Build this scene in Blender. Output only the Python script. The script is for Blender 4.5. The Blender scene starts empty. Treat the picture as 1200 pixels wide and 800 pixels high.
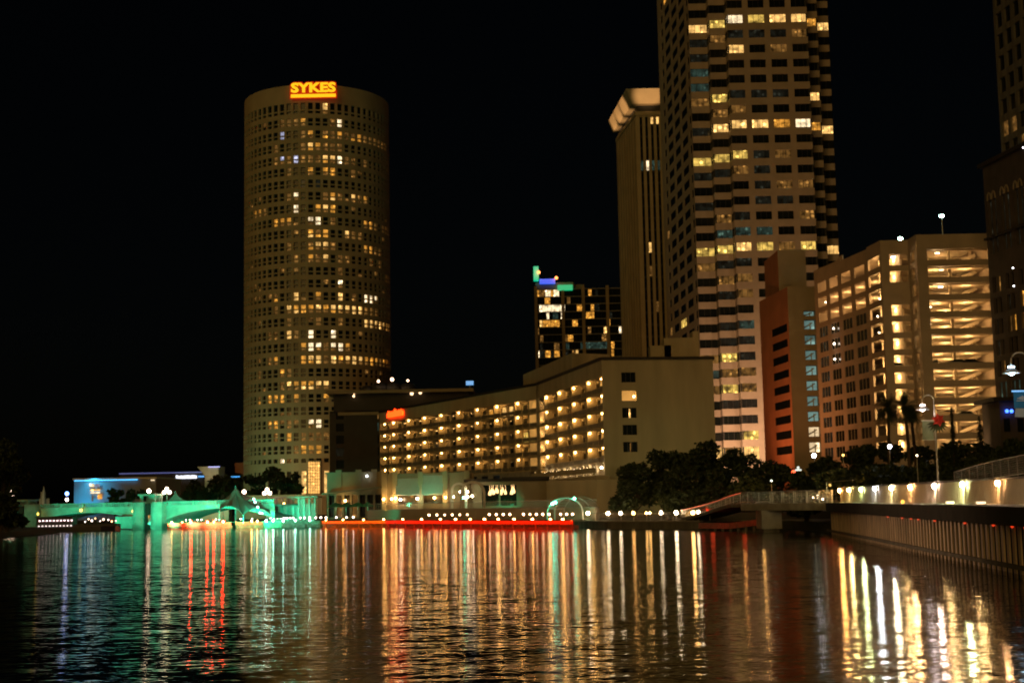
import bpy, math, random
from mathutils import Vector, Matrix
SC = bpy.context.scene
COL = SC.collection
R = math.radians
PI = math.pi
rnd = random.Random(7)

# ------------------------------------------------------------------ camera
F = 1640.0; TH = math.atan(188/1640); PHI = R(1.1); EYE = Vector((0, 0, 4.0))
FW = Vector((0, math.cos(TH), math.sin(TH)))
U0 = Vector((0, -math.sin(TH), math.cos(TH))); R0 = Vector((1, 0, 0))
RT = R0*math.cos(PHI) - U0*math.sin(PHI)
UP = R0*math.sin(PHI) + U0*math.cos(PHI)
cd = bpy.data.cameras.new("camera"); cam = bpy.data.objects.new("camera", cd); COL.objects.link(cam)
cd.sensor_width = 36; cd.lens = 36*F/1200; cd.clip_start = .5; cd.clip_end = 9000
cam.matrix_world = Matrix(((RT.x, UP.x, -FW.x, 0), (RT.y, UP.y, -FW.y, 0), (RT.z, UP.z, -FW.z, 4.0), (0, 0, 0, 1)))
cd.dof.use_dof = True; cd.dof.focus_distance = 26; cd.dof.aperture_fstop = 1.8
SC.camera = cam

def W(px, py, Y):
    """survey helper: where the sight line through a photo point meets the vertical plane y = Y"""
    d = FW*F + RT*(px-600) - UP*(py-400)
    t = Y/d.y
    return Vector((d.x*t, Y, EYE.z + d.z*t))
def G(px, py, z):
    d = FW*F + RT*(px-600) - UP*(py-400)
    t = (z-EYE.z)/d.z
    return Vector((d.x*t, d.y*t, z))
def XA(px, Y, z):
    zz = z-EYE.z
    pf = Y*math.cos(TH) + zz*math.sin(TH)
    return ((px-600)/F*pf + math.sin(PHI)*(-Y*math.sin(TH)+zz*math.cos(TH)))/math.cos(PHI)
def PX(p):
    q = Vector(p)-EYE
    k = F/q.dot(FW)
    return 600+k*q.dot(RT), 400-k*q.dot(UP)
def GP(px, Y, z=1.2):
    return Vector((XA(px, Y, z), Y, z))

# ------------------------------------------------------------------ mesh builder
class MB:
    def __init__(s): s.v = []; s.f = []; s.m = []; s.uv = []
    def face(s, pts, m=0):
        n = len(s.v); s.v += [tuple(p) for p in pts]; s.f.append(tuple(range(n, n+len(pts)))); s.m.append(m)
    def box(s, x0, x1, y0, y1, z0, z1, m=0, M=None):
        c = [Vector((x, y, z)) for z in (z0, z1) for y in (y0, y1) for x in (x0, x1)]
        if M is not None: c = [M @ p for p in c]
        n = len(s.v); s.v += [tuple(p) for p in c]
        for q in ((0, 2, 3, 1), (4, 5, 7, 6), (0, 1, 5, 4), (1, 3, 7, 5), (3, 2, 6, 7), (2, 0, 4, 6)):
            s.f.append(tuple(n+i for i in q)); s.m.append(m)
    def beam(s, a, b, w, h, m=0, up=Vector((0, 0, 1))):
        a = Vector(a); b = Vector(b); d = (b-a)
        L = d.length
        if L < 1e-6: return
        d /= L
        if abs(d.dot(up)) > .95: up = Vector((0, 1, 0))
        sd = d.cross(up).normalized(); u = sd.cross(d)
        M = Matrix(((d.x, sd.x, u.x, a.x), (d.y, sd.y, u.y, a.y), (d.z, sd.z, u.z, a.z), (0, 0, 0, 1)))
        s.box(0, L, -w/2, w/2, -h/2, h/2, m, M)
    def tube(s, pts, rad, n=8, m=0, cap=True):
        pts = [Vector(p) for p in pts]
        if not hasattr(rad, '__len__'): rad = [rad]*len(pts)
        rings = []
        for i, p in enumerate(pts):
            d = (pts[min(i+1, len(pts)-1)]-pts[max(i-1, 0)]).normalized()
            up = Vector((0, 0, 1)) if abs(d.z) < .9 else Vector((1, 0, 0))
            a = d.cross(up).normalized(); b = a.cross(d)
            k = len(s.v)
            for j in range(n):
                t = 2*PI*j/n
                s.v.append(tuple(p + (a*math.cos(t)+b*math.sin(t))*rad[i]))
            rings.append(k)
        for i in range(len(rings)-1):
            for j in range(n):
                s.f.append((rings[i]+j, rings[i]+(j+1) % n, rings[i+1]+(j+1) % n, rings[i+1]+j)); s.m.append(m)
        if cap:
            s.f.append(tuple(rings[0]+j for j in range(n))[::-1]); s.m.append(m)
            s.f.append(tuple(rings[-1]+j for j in range(n))); s.m.append(m)
    def lathe(s, prof, c=(0, 0, 0), n=16, m=0):
        c = Vector(c); rings = []
        for r, z in prof:
            k = len(s.v)
            for j in range(n):
                t = 2*PI*j/n; s.v.append((c.x+r*math.cos(t), c.y+r*math.sin(t), c.z+z))
            rings.append(k)
        for i in range(len(rings)-1):
            for j in range(n):
                s.f.append((rings[i]+j, rings[i]+(j+1) % n, rings[i+1]+(j+1) % n, rings[i+1]+j)); s.m.append(m)
    def ball(s, c, r, m=0, n=8, k=5, sz=1.0):
        prof = [(max(1e-4, r*math.sin(PI*i/k)), -r*sz*math.cos(PI*i/k)) for i in range(k+1)]
        s.lathe(prof, c, n, m)
    def prism(s, poly, z0, z1, m=0):
        n = len(poly)
        s.face([(p[0], p[1], z1) for p in poly], m); s.face([(p[0], p[1], z0) for p in poly][::-1], m)
        for i in range(n):
            a = poly[i]; b = poly[(i+1) % n]
            s.face([(a[0], a[1], z0), (b[0], b[1], z0), (b[0], b[1], z1), (a[0], a[1], z1)], m)
    def build(s, name, mats, parent=None, smooth=False):
        me = bpy.data.meshes.new(name)
        if not isinstance(mats, (list, tuple)): mats = [mats]
        me.from_pydata(s.v, [], s.f)
        for q in mats: me.materials.append(q)
        if len(mats) > 1: me.polygons.foreach_set("material_index", s.m)
        if smooth: me.polygons.foreach_set("use_smooth", [True]*len(s.f))
        me.update()
        o = bpy.data.objects.new(name, me); COL.objects.link(o)
        if parent is not None:
            o.parent = parent
            wt = lambda p: p.location + ((wt(p.parent)+p.matrix_parent_inverse.translation) if p.parent else Vector((0, 0, 0)))
            off = wt(parent)
            if off.length > 0: o.matrix_parent_inverse = Matrix.Translation(-off)
        return o

def tag(o, label=None, cat=None, group=None, kind=None):
    if label: o['label'] = label
    if cat: o['category'] = cat
    if group: o['group'] = group
    if kind: o['kind'] = kind
    return o
def thing(name, label, cat, loc=(0, 0, 0), group=None):
    o = bpy.data.objects.new(name, None); COL.objects.link(o); o.location = loc; o.empty_display_size = .5
    return tag(o, label, cat, group)
def dup(root, loc, rz=0, label=None, scale=None, cat=None, group=None):
    c = root.copy(); COL.objects.link(c); c.location = loc; c.rotation_euler = (0, 0, rz)
    if scale: c.scale = scale if hasattr(scale, '__len__') else (scale,)*3
    if label: c['label'] = label
    if cat: c['category'] = cat
    if group: c['group'] = group
    for ch in list(root.children):
        k = ch.copy(); COL.objects.link(k); k.parent = c
        for g in list(ch.children):
            q = g.copy(); COL.objects.link(q); q.parent = k
    return c
ORD = "first second third fourth fifth sixth seventh eighth ninth tenth eleventh twelfth thirteenth fourteenth fifteenth sixteenth seventeenth eighteenth nineteenth twentieth".split()
TENS = {2: 'twenty', 3: 'thirty', 4: 'forty'}
def ordn(i):
    if i < 20: return ORD[i]
    n = i+1
    if n % 10 == 0: return {30: 'thirtieth', 40: 'fortieth'}[n]
    return TENS[n//10]+'-'+ORD[n % 10-1]

# ------------------------------------------------------------------ materials
def newmat(name):
    m = bpy.data.materials.new(name); m.use_nodes = True
    return m, m.node_tree, m.node_tree.nodes['Principled BSDF']
def surf(name, col, rough=.85, var=.18, scale=.6, bump=.0, metal=0, streak=False, fine=0):
    m, nt, b = newmat(name)
    N = nt.nodes; L = nt.links
    b.inputs['Roughness'].default_value = rough; b.inputs['Metallic'].default_value = metal
    tc = N.new('ShaderNodeTexCoord'); mp = N.new('ShaderNodeMapping'); L.new(tc.outputs['Object'], mp.inputs[0])
    mp.inputs['Scale'].default_value = (scale, scale, scale*(.18 if streak else 1))
    no = N.new('ShaderNodeTexNoise'); no.inputs['Scale'].default_value = 1; no.inputs['Detail'].default_value = 6
    L.new(mp.outputs[0], no.inputs[0])
    rp = N.new('ShaderNodeMapRange'); rp.inputs[1].default_value = .3; rp.inputs[2].default_value = .7
    rp.inputs[3].default_value = 1-var; rp.inputs[4].default_value = 1+var
    L.new(no.outputs[0], rp.inputs[0])
    mx = N.new('ShaderNodeVectorMath'); mx.operation = 'SCALE'; mx.inputs[0].default_value = col[:3]
    L.new(rp.outputs[0], mx.inputs['Scale']); L.new(mx.outputs[0], b.inputs['Base Color'])
    if bump:
        bp = N.new('ShaderNodeBump'); bp.inputs['Strength'].default_value = bump; bp.inputs['Distance'].default_value = .1
        L.new(no.outputs[0], bp.inputs['Height']); L.new(bp.outputs[0], b.inputs['Normal'])
    return m
def lamp_mat(name, col, s):
    m, nt, b = newmat(name)
    b.inputs['Base Color'].default_value = (.8, .8, .8, 1)
    b.inputs['Emission Color'].default_value = (*col, 1); b.inputs['Emission Strength'].default_value = s
    if s >= 9:   # no two lamps burn alike
        oi = nt.nodes.new('ShaderNodeObjectInfo'); mr = nt.nodes.new('ShaderNodeMapRange'); mr.inputs[3].default_value = s*.55; mr.inputs[4].default_value = s*1.35
        nt.links.new(oi.outputs['Random'], mr.inputs[0]); nt.links.new(mr.outputs[0], b.inputs['Emission Strength'])
    return m
def room_mat(name, col, s, contrast=.6, scale=1.6):
    """emissive pane standing in for a lit room: noise and spots paint its glow"""
    m, nt, b = newmat(name); N = nt.nodes; L = nt.links
    b.inputs['Base Color'].default_value = (.02, .02, .02, 1); b.inputs['Roughness'].default_value = .15
    tc = N.new('ShaderNodeTexCoord')
    n = N.new('ShaderNodeTexNoise'); n.inputs['Scale'].default_value = scale*.45; n.inputs['Detail'].default_value = 4
    L.new(tc.outputs['Object'], n.inputs['Vector'])
    rp = N.new('ShaderNodeMapRange'); rp.inputs[1].default_value = .32; rp.inputs[2].default_value = .68
    rp.inputs[3].default_value = s*(1-contrast)*.8; rp.inputs[4].default_value = s*(1+contrast)
    L.new(n.outputs[0], rp.inputs[0])
    v = N.new('ShaderNodeTexVoronoi'); v.inputs['Scale'].default_value = scale*.42; v.inputs['Randomness'].default_value = .8  # bright lamp spots painted into the pane's emission
    L.new(tc.outputs['Object'], v.inputs['Vector'])
    r2 = N.new('ShaderNodeMapRange'); r2.inputs[1].default_value = .30; r2.inputs[2].default_value = .22; r2.inputs[3].default_value = 1; r2.inputs[4].default_value = 1+3.2*contrast
    L.new(v.outputs['Distance'], r2.inputs[0])
    mu = N.new('ShaderNodeMath'); mu.operation = 'MULTIPLY'; L.new(rp.outputs[0], mu.inputs[0]); L.new(r2.outputs[0], mu.inputs[1])
    L.new(mu.outputs[0], b.inputs['Emission Strength'])
    b.inputs['Emission Color'].default_value = (*col, 1)
    m.cycles.emission_sampling = 'NONE'
    return m
M = {}
M['tower'] = surf('tower_concrete', (.47, .355, .215), .8, .14, .15)
M['granite'] = surf('granite_panel', (.50, .40, .32), .6, .10, .5)
M['hotel'] = surf('hotel_stucco', (.46, .39, .26), .85, .14, .35, streak=True)
M['hotel_white'] = surf('hotel_balcony_paint', (.6, .54, .42), .7, .08, .6)
M['rail_dark'] = surf('balcony_rail_panel', (.20, .18, .14), .5, .2, 1)
M['brick'] = surf('orange_stucco', (.50, .22, .13), .85, .12, .25)
M['garage'] = surf('garage_concrete', (.47, .38, .29), .85, .12, .3)
M['garage_in'] = surf('garage_interior_paint', (.62, .52, .38), .9, .12, .5)
M['beige'] = surf('beige_plaster', (.36, .30, .21), .85, .1, .3)
M['dark'] = surf('dark_brown_panel', (.032, .026, .022), .6, .2, .4)
M['darkmet'] = surf('dark_metal', (.04, .04, .04), .45, .2, 2, metal=.3)
M['steel'] = surf('painted_steel', (.35, .34, .32), .4, .1, 2, metal=.6)
M['white'] = surf('white_paint', (.7, .68, .63), .6, .06, 1)
M['conc'] = surf('cast_concrete', (.34, .32, .28), .9, .2, .8, bump=.3)
M['concd'] = surf('stained_concrete', (.16, .15, .13), .9, .35, .9, bump=.4, streak=True)
M['pile'] = surf('sheet_pile', (.60, .47, .36), .7, .35, 1.6, bump=.4, streak=True)
M['pave'] = surf('paving', (.22, .21, .19), .9, .15, 1.5)
M['land'] = surf('land', (.06, .065, .05), .95, .3, .1)
M['asphalt'] = surf('asphalt', (.05, .05, .05), .9, .2, 1)
M['bark'] = surf('bark', (.10, .075, .05), .95, .3, 4, bump=.5)
M['brownstone'] = surf('brown_stone', (.085, .068, .052), .8, .25, .5)
M['capshade'] = surf('painted_shade_concrete', (.03, .028, .025), .9, .3, 1)  # near-black puts shade into the seawall cap and pile gaps
M['leaf'] = surf('leaves', (.05, .075, .03), .7, .4, 1.2)
M['leaf2'] = surf('leaves_lighter', (.075, .10, .04), .7, .4, 1.2)
M['frond'] = surf('palm_fronds', (.05, .08, .035), .6, .3, 1.5)
M['fabric'] = surf('tent_fabric', (.7, .7, .68), .8, .05, .5)
M['redplastic'] = surf('red_petals', (.6, .05, .03), .6, .2, 5)
M['boat'] = surf('boat_hull', (.03, .025, .03), .4, .2, 1)
M['redtint'] = surf('red_glow_tint', (.5, .16, .08), .7, .15, 1)  # unused dock colour with the red glow mixed in
M['wood'] = surf('dock_boards', (.32, .26, .2), .85, .2, 1.5)
def glass(name, col=(.012, .016, .015), rough=.12):
    m, nt, b = newmat(name); b.inputs['Base Color'].default_value = (*col, 1); b.inputs['Roughness'].default_value = rough
    b.inputs['IOR'].default_value = 1.45
    return m
M['glass'] = glass('dark_glass')
M['glass2'] = glass('grey_green_glass', (.014, .018, .015), .25)
W_AMB = room_mat('window_amber', (1, .42, .055), .6)
W_WARM = room_mat('window_warm', (1, .56, .16), .95)
W_WHITE = room_mat('window_white', (1, .76, .45), 1.25)
W_DIM = room_mat('window_dim', (1, .46, .10), .13, .8)
W_FAINT = room_mat('window_faint', (.55, .58, .40), .009, .9)
W_BLUE = room_mat('window_blueish', (.6, .62, .9), .5)
W_TEAL = room_mat('window_teal', (.38, .72, .55), .04, .8)
W_YEL = room_mat('window_yellow', (.95, .60, .12), .62, .85)
WM = {'a': W_AMB, 'w': W_WARM, 'W': W_WHITE, 'd': W_DIM, 'f': W_FAINT, 'b': W_BLUE, 't': W_TEAL, 'y': W_YEL, 'g': M['glass'], 'h': M['glass2']}
WK = list(WM)
BULB = lamp_mat('globe_lamp_glow', (1, .51, .14), 50)
BULBW = lamp_mat('white_lamp_glow', (1, .72, .42), 42)
BULBO = lamp_mat('orange_lamp_glow', (1, .46, .12), 45)
BULBR = lamp_mat('red_lamp_glow', (1, .012, .002), 150)
BULBG = lamp_mat('green_lamp_glow', (.1, 1, .55), 90)
BULBC = lamp_mat('cool_lamp_glow', (.75, .95, 1), 130)

# ------------------------------------------------------------------ facades
def planar(p0, p1, flip=False):
    """map (u along the wall, v height, d depth inwards) of a wall from p0 to p1, facing the side the river is on"""
    a = Vector((p0[0], p0[1], 0)); b = Vector((p1[0], p1[1], 0)); d = (b-a).normalized()
    n = Vector((d.y, -d.x, 0))
    if (-(a+b)/2).dot(n) < 0: n = -n
    if flip: n = -n
    def mp(u, v, dd): return a + d*u - n*dd + Vector((0, 0, v))
    mp.L = (b-a).length; mp.d = d; mp.n = n; mp.a = a
    return mp
def cells(mp, us, vs, openf, wall, depth=.4, m=0, rm=None):
    """one wall skin with real openings: returns the panes [(corners, i, j, centre)]"""
    rm = m if rm is None else rm
    nu, nv = len(us)-1, len(vs)-1
    op = [[openf(i, j) for j in range(nv)] for i in range(nu)]
    out = []
    for i in range(nu):
        for j in range(nv):
            u0, u1, v0, v1 = us[i], us[i+1], vs[j], vs[j+1]
            if not op[i][j]:
                wall.face([mp(u0, v0, 0), mp(u1, v0, 0), mp(u1, v1, 0), mp(u0, v1, 0)], m); continue
            if i == 0 or not op[i-1][j]: wall.face([mp(u0, v0, 0), mp(u0, v1, 0), mp(u0, v1, depth), mp(u0, v0, depth)], rm)
            if i == nu-1 or not op[i+1][j]: wall.face([mp(u1, v0, 0), mp(u1, v0, depth), mp(u1, v1, depth), mp(u1, v1, 0)], rm)
            if j == 0 or not op[i][j-1]: wall.face([mp(u0, v0, 0), mp(u0, v0, depth), mp(u1, v0, depth), mp(u1, v0, 0)], rm)
            if j == nv-1 or not op[i][j+1]: wall.face([mp(u0, v1, 0), mp(u1, v1, 0), mp(u1, v1, depth), mp(u0, v1, depth)], rm)
            e = .02
            c = [mp(u0-e, v0-e, depth-.01), mp(u1+e, v0-e, depth-.01), mp(u1+e, v1+e, depth-.01), mp(u0-e, v1+e, depth-.01)]
            out.append((c, i, j, (c[0]+c[2])/2))
    return out
def panes(lst, root, top=100, name='window', rest='window_grid', frame=None, nx=2, fw=.09):
    """lst: (corners, kind, weight). The heaviest become parts of their own, the rest one part."""
    lst = sorted(lst, key=lambda q: -q[2])
    for c, k, w in lst[:top]:
        b = MB(); b.face(c, 0)
        if frame:
            ux = (c[1]-c[0]); vz = (c[3]-c[0]); nn = ux.cross(vz).normalized()
            if nn.dot(EYE-c[0]) < 0: nn = -nn
            for q in range(1, nx):
                a0 = c[0]+ux*q/nx+nn*.06; b.beam(a0, a0+vz, fw, .08, 1, up=nn)
        b.build(name, [WM[k], frame] if frame else WM[k], root)
    if lst[top:]:
        b = MB()
        for c, k, w in lst[top:]:
            b.face(c, WK.index(k))
            if frame:
                ux = (c[1]-c[0]); vz = (c[3]-c[0]); nn = ux.cross(vz).normalized()
                if nn.dot(EYE-c[0]) < 0: nn = -nn
                for q in range(1, nx):
                    a0 = c[0]+ux*q/nx+nn*.06; b.beam(a0, a0+vz, fw, .08, len(WK), up=nn)
        o = b.build(rest, [WM[k] for k in WK]+([frame] if frame else []), root); o['kind'] = 'stuff'

def spot(name, loc, to, col, power, size=70, blend=.8, rad=.3):
    l = bpy.data.lights.new(name, 'SPOT'); l.energy = power; l.color = col; l.spot_size = R(size); l.spot_blend = blend; l.shadow_soft_size = rad
    o = bpy.data.objects.new(name, l); COL.objects.link(o); o.location = loc
    o.rotation_euler = (Vector(to)-Vector(loc)).to_track_quat('-Z', 'Y').to_euler()
    return o
def point(name, loc, col, power, rad=.2):
    l = bpy.data.lights.new(name, 'POINT'); l.energy = power; l.color = col; l.shadow_soft_size = rad
    o = bpy.data.objects.new(name, l); COL.objects.link(o); o.location = loc
    return o

# ------------------------------------------------------------------ night sky and city glow
w = bpy.data.worlds.new("World"); SC.world = w; w.use_nodes = True
nt = w.node_tree; bg = nt.nodes['Background']
sk = nt.nodes.new('ShaderNodeTexSky'); sk.sky_type = 'NISHITA'; sk.sun_disc = False
sk.sun_elevation = R(14); sk.sun_rotation = R(205); sk.air_density = 1; sk.dust_density = 2; sk.ozone_density = 1
nt.links.new(sk.outputs[0], bg.inputs[0]); bg.inputs[1].default_value = .00030
sl = bpy.data.lights.new("sun", 'SUN'); sl.energy = .31; sl.color = (1, .585, .145); sl.angle = R(34)
so = bpy.data.objects.new("sun", sl); COL.objects.link(so)
sd = Vector((math.sin(R(25)), math.cos(R(25)), -math.tan(R(14))))
so.rotation_euler = sd.to_track_quat('-Z', 'Y').to_euler()
SC.view_settings.view_transform = 'Standard'; SC.view_settings.look = 'None'
SC.view_settings.exposure = 0; SC.view_settings.gamma = 1
SC.render.engine = 'CYCLES'
SC.cycles.use_denoising = True; SC.cycles.use_light_tree = True
SC.cycles.sample_clamp_indirect = 4; SC.cycles.sample_clamp_direct = 0
SC.cycles.max_bounces = 5; SC.cycles.diffuse_bounces = 2; SC.cycles.glossy_bounces = 3; SC.cycles.transmission_bounces = 2
SC.cycles.caustics_reflective = False; SC.cycles.caustics_refractive = False
# ================================================================== ground and water
WAVES = [(.04, .11, .008, .035, 6, 2), (.30, 1.0, .015, .085, -8, 2), (1.2, 3.4, .045, .22, 8, 2), (5, 9, .06, .22, -20, 2)]
def water_mat():
    m, nt, b = newmat('river_water'); N = nt.nodes; L = nt.links
    b.inputs['Base Color'].default_value = (.004, .006, .005, 1); b.inputs['Roughness'].default_value = .10
    b.inputs['IOR'].default_value = 1.33
    tc = N.new('ShaderNodeTexCoord')
    def noise(sx, sy, det, rot=0, rough=.55):
        mp = N.new('ShaderNodeMapping'); mp.inputs['Scale'].default_value = (sx, sy, 1); mp.inputs['Rotation'].default_value = (0, 0, R(rot))
        L.new(tc.outputs['Object'], mp.inputs[0])
        n = N.new('ShaderNodeTexNoise'); n.inputs['Scale'].default_value = 1; n.inputs['Detail'].default_value = det; n.inputs['Roughness'].default_value = rough
        L.new(mp.outputs[0], n.inputs[0]); return n.outputs[0]
    # wave slopes, added up from three sizes of ripple
    def slope(sx, sy, kx, ky, rot, det):
        mp = N.new('ShaderNodeMapping'); mp.inputs['Scale'].default_value = (sx, sy, 1); mp.inputs['Rotation'].default_value = (0, 0, R(rot))
        L.new(tc.outputs['Object'], mp.inputs[0])
        n = N.new('ShaderNodeTexNoise'); n.inputs['Scale'].default_value = 1; n.inputs['Detail'].default_value = det
        L.new(mp.outputs[0], n.inputs[0])
        a = N.new('ShaderNodeVectorMath'); a.operation = 'SUBTRACT'; a.inputs[1].default_value = (.5, .5, .5); L.new(n.outputs['Color'], a.inputs[0])
        c = N.new('ShaderNodeVectorMath'); c.operation = 'MULTIPLY'; c.inputs[1].default_value = (kx, ky, 0); L.new(a.outputs[0], c.inputs[0])
        return c.outputs[0]
    parts = [slope(*q) for q in WAVES]
    acc = parts[0]
    for q in parts[1:]:
        a = N.new('ShaderNodeVectorMath'); a.operation = 'ADD'; L.new(acc, a.inputs[0]); L.new(q, a.inputs[1]); acc = a.outputs[0]
    a = N.new('ShaderNodeVectorMath'); a.operation = 'ADD'; a.inputs[1].default_value = (0, 0, 1); L.new(acc, a.inputs[0])
    nn = N.new('ShaderNodeVectorMath'); nn.operation = 'NORMALIZE'; L.new(a.outputs[0], nn.inputs[0])
    L.new(nn.outputs[0], b.inputs['Normal'])
    return m
M['water'] = water_mat()
b = MB(); b.face([(-2500, -60, 0), (2500, -60, 0), (2500, 3000, 0), (-2500, 3000, 0)])
tag(b.build('water', M['water']), kind='structure')
# land: the city bank, 1.2 m over the river, with its quay face
BANK = [G(880, 612, 1.0), G(822, 611, 1.0), G(700, 610.5, 1.0)]
shore = [(34.2, 150), (35, 178), (24.6, 186.2), (13.1, 199.8), (10.6, 211.8), (-8, 239.8), (-30, 261.8), (-49.5, 274.8), (-62, 288), (-75, 320), (-120, 420), (-330, 620), (-900, 900), (-2500, 1000)]
b = MB(); poly = [(2500, 150)]+shore+[(-2500, 4500), (2500, 4500)]
b.prism(poly, -1.5, 1.0)
tag(b.build('ground', M['land']), kind='structure')
b = MB(); poly = [(20.6, 24), (24.2, 66), (26.9, 92), (29.8, 117), (31.7, 135), (33.2, 149), (34.5, 152), (600, 152), (600, 24)]
b.prism([(x+2.9, y) for x, y in poly[:6]]+[(37.5, 150.9), (600, 150.9), (600, 24)], -1.4, 3.1)
tag(b.build('terrace_ground', M['land']), kind='structure')

# ================================================================== round office tower
TX = XA(372.5, 470, 60); TY = 470.; TR = 24.6
zc = lambda py: W(370, py, TY-TR).z
z527, z157 = zc(531), zc(161.5)
NF = 26; fh = (z157-z527)/25
root = thing('office_tower', 'round tan office tower with a grid of small windows', 'tower', (TX, TY, 1.2))
def cyl(u, v, d): return Vector((TX+(TR-d)*math.sin(u), TY-(TR-d)*math.cos(u), v))
NB = 64; us = []
for k in range(NB):
    a = -PI+2*PI*k/NB; us += [a+.18*2*PI/NB, a+.82*2*PI/NB]
us.append(us[0]+2*PI)
vs = [1.2, 4, z527-fh*2.05+2.2, z527-fh*.98-1.5, z527-fh*.98+.0]   # base, tall lobby windows
vs = [1.2, z527-fh*3.0, z527-fh*1.55]
kinds = ['s', 's', 'T']  # kind of each row's band between vs[i], vs[i+1] filled below
rows = [1.2]; typ = []
def addrow(z, t): rows.append(z); typ.append(t)
base = z527-fh*1.0
addrow(base-fh*2.2, 's'); addrow(base-fh*.35, ('o', -2)); addrow(base+.0, 's')
for k in range(-1, NF+1):
    z = z527+fh*k
    if k == -1: z = base
    addrow(z+.9, ('o', k, 0)) if k > -1 else addrow(z+.1, 's')
    addrow(z+1.25, 's'); addrow(z+2.55, ('o', k, 1)); addrow(z+fh, 's')
zt = rows[-1]
addrow(zt+.9, ('o', 99, 0)); addrow(zt+1.3, 's'); addrow(zt+3.6, ('o', 99, 1))
ztop = W(372, 99, TY-TR).z
addrow(ztop, 's')
wall = MB()
P = cells(cyl, us, rows, lambda i, j: (i % 2 == 0) and typ[j] != 's', wall, .55)
b2 = MB()
b2.face([cyl(a*2*PI/NB, ztop-1.2, .3) for a in range(NB)][::1])
for k in range(NB):   # parapet inner ring
    a0, a1 = 2*PI*k/NB, 2*PI*(k+1)/NB
    b2.face([cyl(a0, ztop, 0), cyl(a1, ztop, 0), cyl(a1, ztop, .8), cyl(a0, ztop, .8)])
    b2.face([cyl(a0, ztop, .8), cyl(a1, ztop, .8), cyl(a1, ztop-1.2, .8), cyl(a0, ztop-1.2, .8)])
for zz in (base-.1,): pass
wall.build('wall', M['tower'], root); b2.build('roof', M['tower'], root)
LIT = {26: [(328, 331, 'd'), (335, 338, 'd'), (343, 356, 'a'), (369, 371, 'd'), (389, 391, 'd'), (398, 402, 'W')],
 25: [(328, 330, 'b'), (353, 357, 'd'), (361, 367, 'a'), (381, 385, 'a'), (390, 392, 'd'), (397, 428, 'a'), (429, 452, 'd')],
 24: [(320, 322, 'd'), (352, 358, 'd'), (361, 368, 'w'), (371, 375, 'a'), (380, 393, 'd'), (399, 404, 'd')],
 23: [(319, 323, 'd'), (328, 331, 'b'), (335, 338, 'd'), (343, 348, 'b'), (352, 372, 'd'), (376, 396, 'w'), (398, 402, 'W'), (405, 409, 'd'), (428, 432, 'd')],
 22: [(335, 338, 'a'), (360, 365, 'a'), (378, 396, 'a'), (414, 418, 'd')],
 21: [(354, 362, 'f'), (366, 377, 'f')],
 20: [(335, 338, 'd'), (345, 348, 'W'), (382, 385, 'd'), (390, 393, 'w'), (413, 420, 'w'), (421, 428, 'a')],
 19: [(298, 310, 'a'), (345, 348, 'W'), (371, 377, 'a'), (378, 396, 'w')],
 18: [(324, 342, 'a'), (360, 378, 'W'), (390, 393, 'd'), (428, 442, 'a'), (450, 455, 'd')],
 17: [(360, 366, 'w'), (369, 386, 'a'), (405, 412, 'w'), (416, 427, 'd')],
 16: [(335, 339, 'd'), (360, 366, 'a'), (369, 386, 'w'), (390, 393, 'd'), (430, 434, 'a'), (442, 446, 'd')],
 15: [(345, 348, 'd'), (360, 366, 'w'), (370, 375, 'd'), (378, 386, 'w'), (397, 400, 'd'), (407, 410, 'd'), (431, 434, 'd')],
 14: [(452, 458, 'd')], 13: [(398, 402, 'W')],
 12: [(318, 323, 'a'), (342, 348, 'w'), (370, 376, 'a'), (398, 402, 'w'), (414, 418, 'd'), (428, 443, 'W')],
 11: [(319, 322, 'd'), (335, 426, 'w'), (427, 440, 'd'), (455, 460, 'd')],
 10: [(336, 340, 'd'), (370, 375, 'd'), (397, 402, 'd'), (430, 460, 'w')],
 9: [(314, 318, 'd'), (320, 324, 'a'), (334, 338, 'w'), (345, 348, 'd'), (360, 364, 'W'), (388, 393, 'W')],
 8: [(351, 356, 'a'), (360, 375, 'W'), (378, 384, 'd'), (387, 404, 'W'), (406, 412, 'a')],
 7: [(319, 323, 'a'), (353, 357, 'a'), (360, 375, 'w'), (378, 386, 'd'), (388, 430, 'w'), (431, 460, 'a')],
 6: [(305, 308, 'd'), (327, 331, 'a'), (333, 338, 'a')],
 5: [(326, 330, 'd'), (333, 384, 'w')],
 4: [(305, 308, 'a'), (316, 331, 'a'), (341, 346, 'a'), (378, 384, 'a')],
 3: [(318, 321, 'a')], 2: [(317, 322, 'a'), (336, 339, 'd'), (360, 378, 'W')],
 1: [(318, 322, 'd'), (335, 339, 'a'), (350, 384, 'd')],
 0: [(342, 358, 'd'), (352, 380, 'w')], -1: [(327, 330, 'W'), (335, 338, 'd')],
 99: [(380, 384, 'w'), (400, 403, 'd')]}
lst = []
for c, i, j, ce in P:
    ang = us[i]+.35*2*PI/NB
    k = 'g'; px, py = PX(cyl(ang, ce.z, 0)); front = math.cos(ang) > .12
    t = typ[j]
    if front and t[1] in LIT:
        for a0, a1, kk in LIT[t[1]]:
            if a0-1.5 <= px <= a1+1.5:
                k = kk
                if t[1:] and t[-1] == 0 and kk in 'wWab' and rnd.random() < .45: k = 'd'
                elif kk in 'wa' and rnd.random() < .3: k = {'w': 'a', 'a': 'd'}[kk]
    elif front and t[1] == -2 and 352 < px < 396: k = 'w'
    if k == 'g' and front and rnd.random() < .045: k = 'd'
    lst.append((c, k, (1 if front else 0)*(.5+math.cos(ang))+(.6 if k != 'g' else 0)+(.4 if t[-1] == 1 else 0)))
panes(lst, root)
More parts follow.
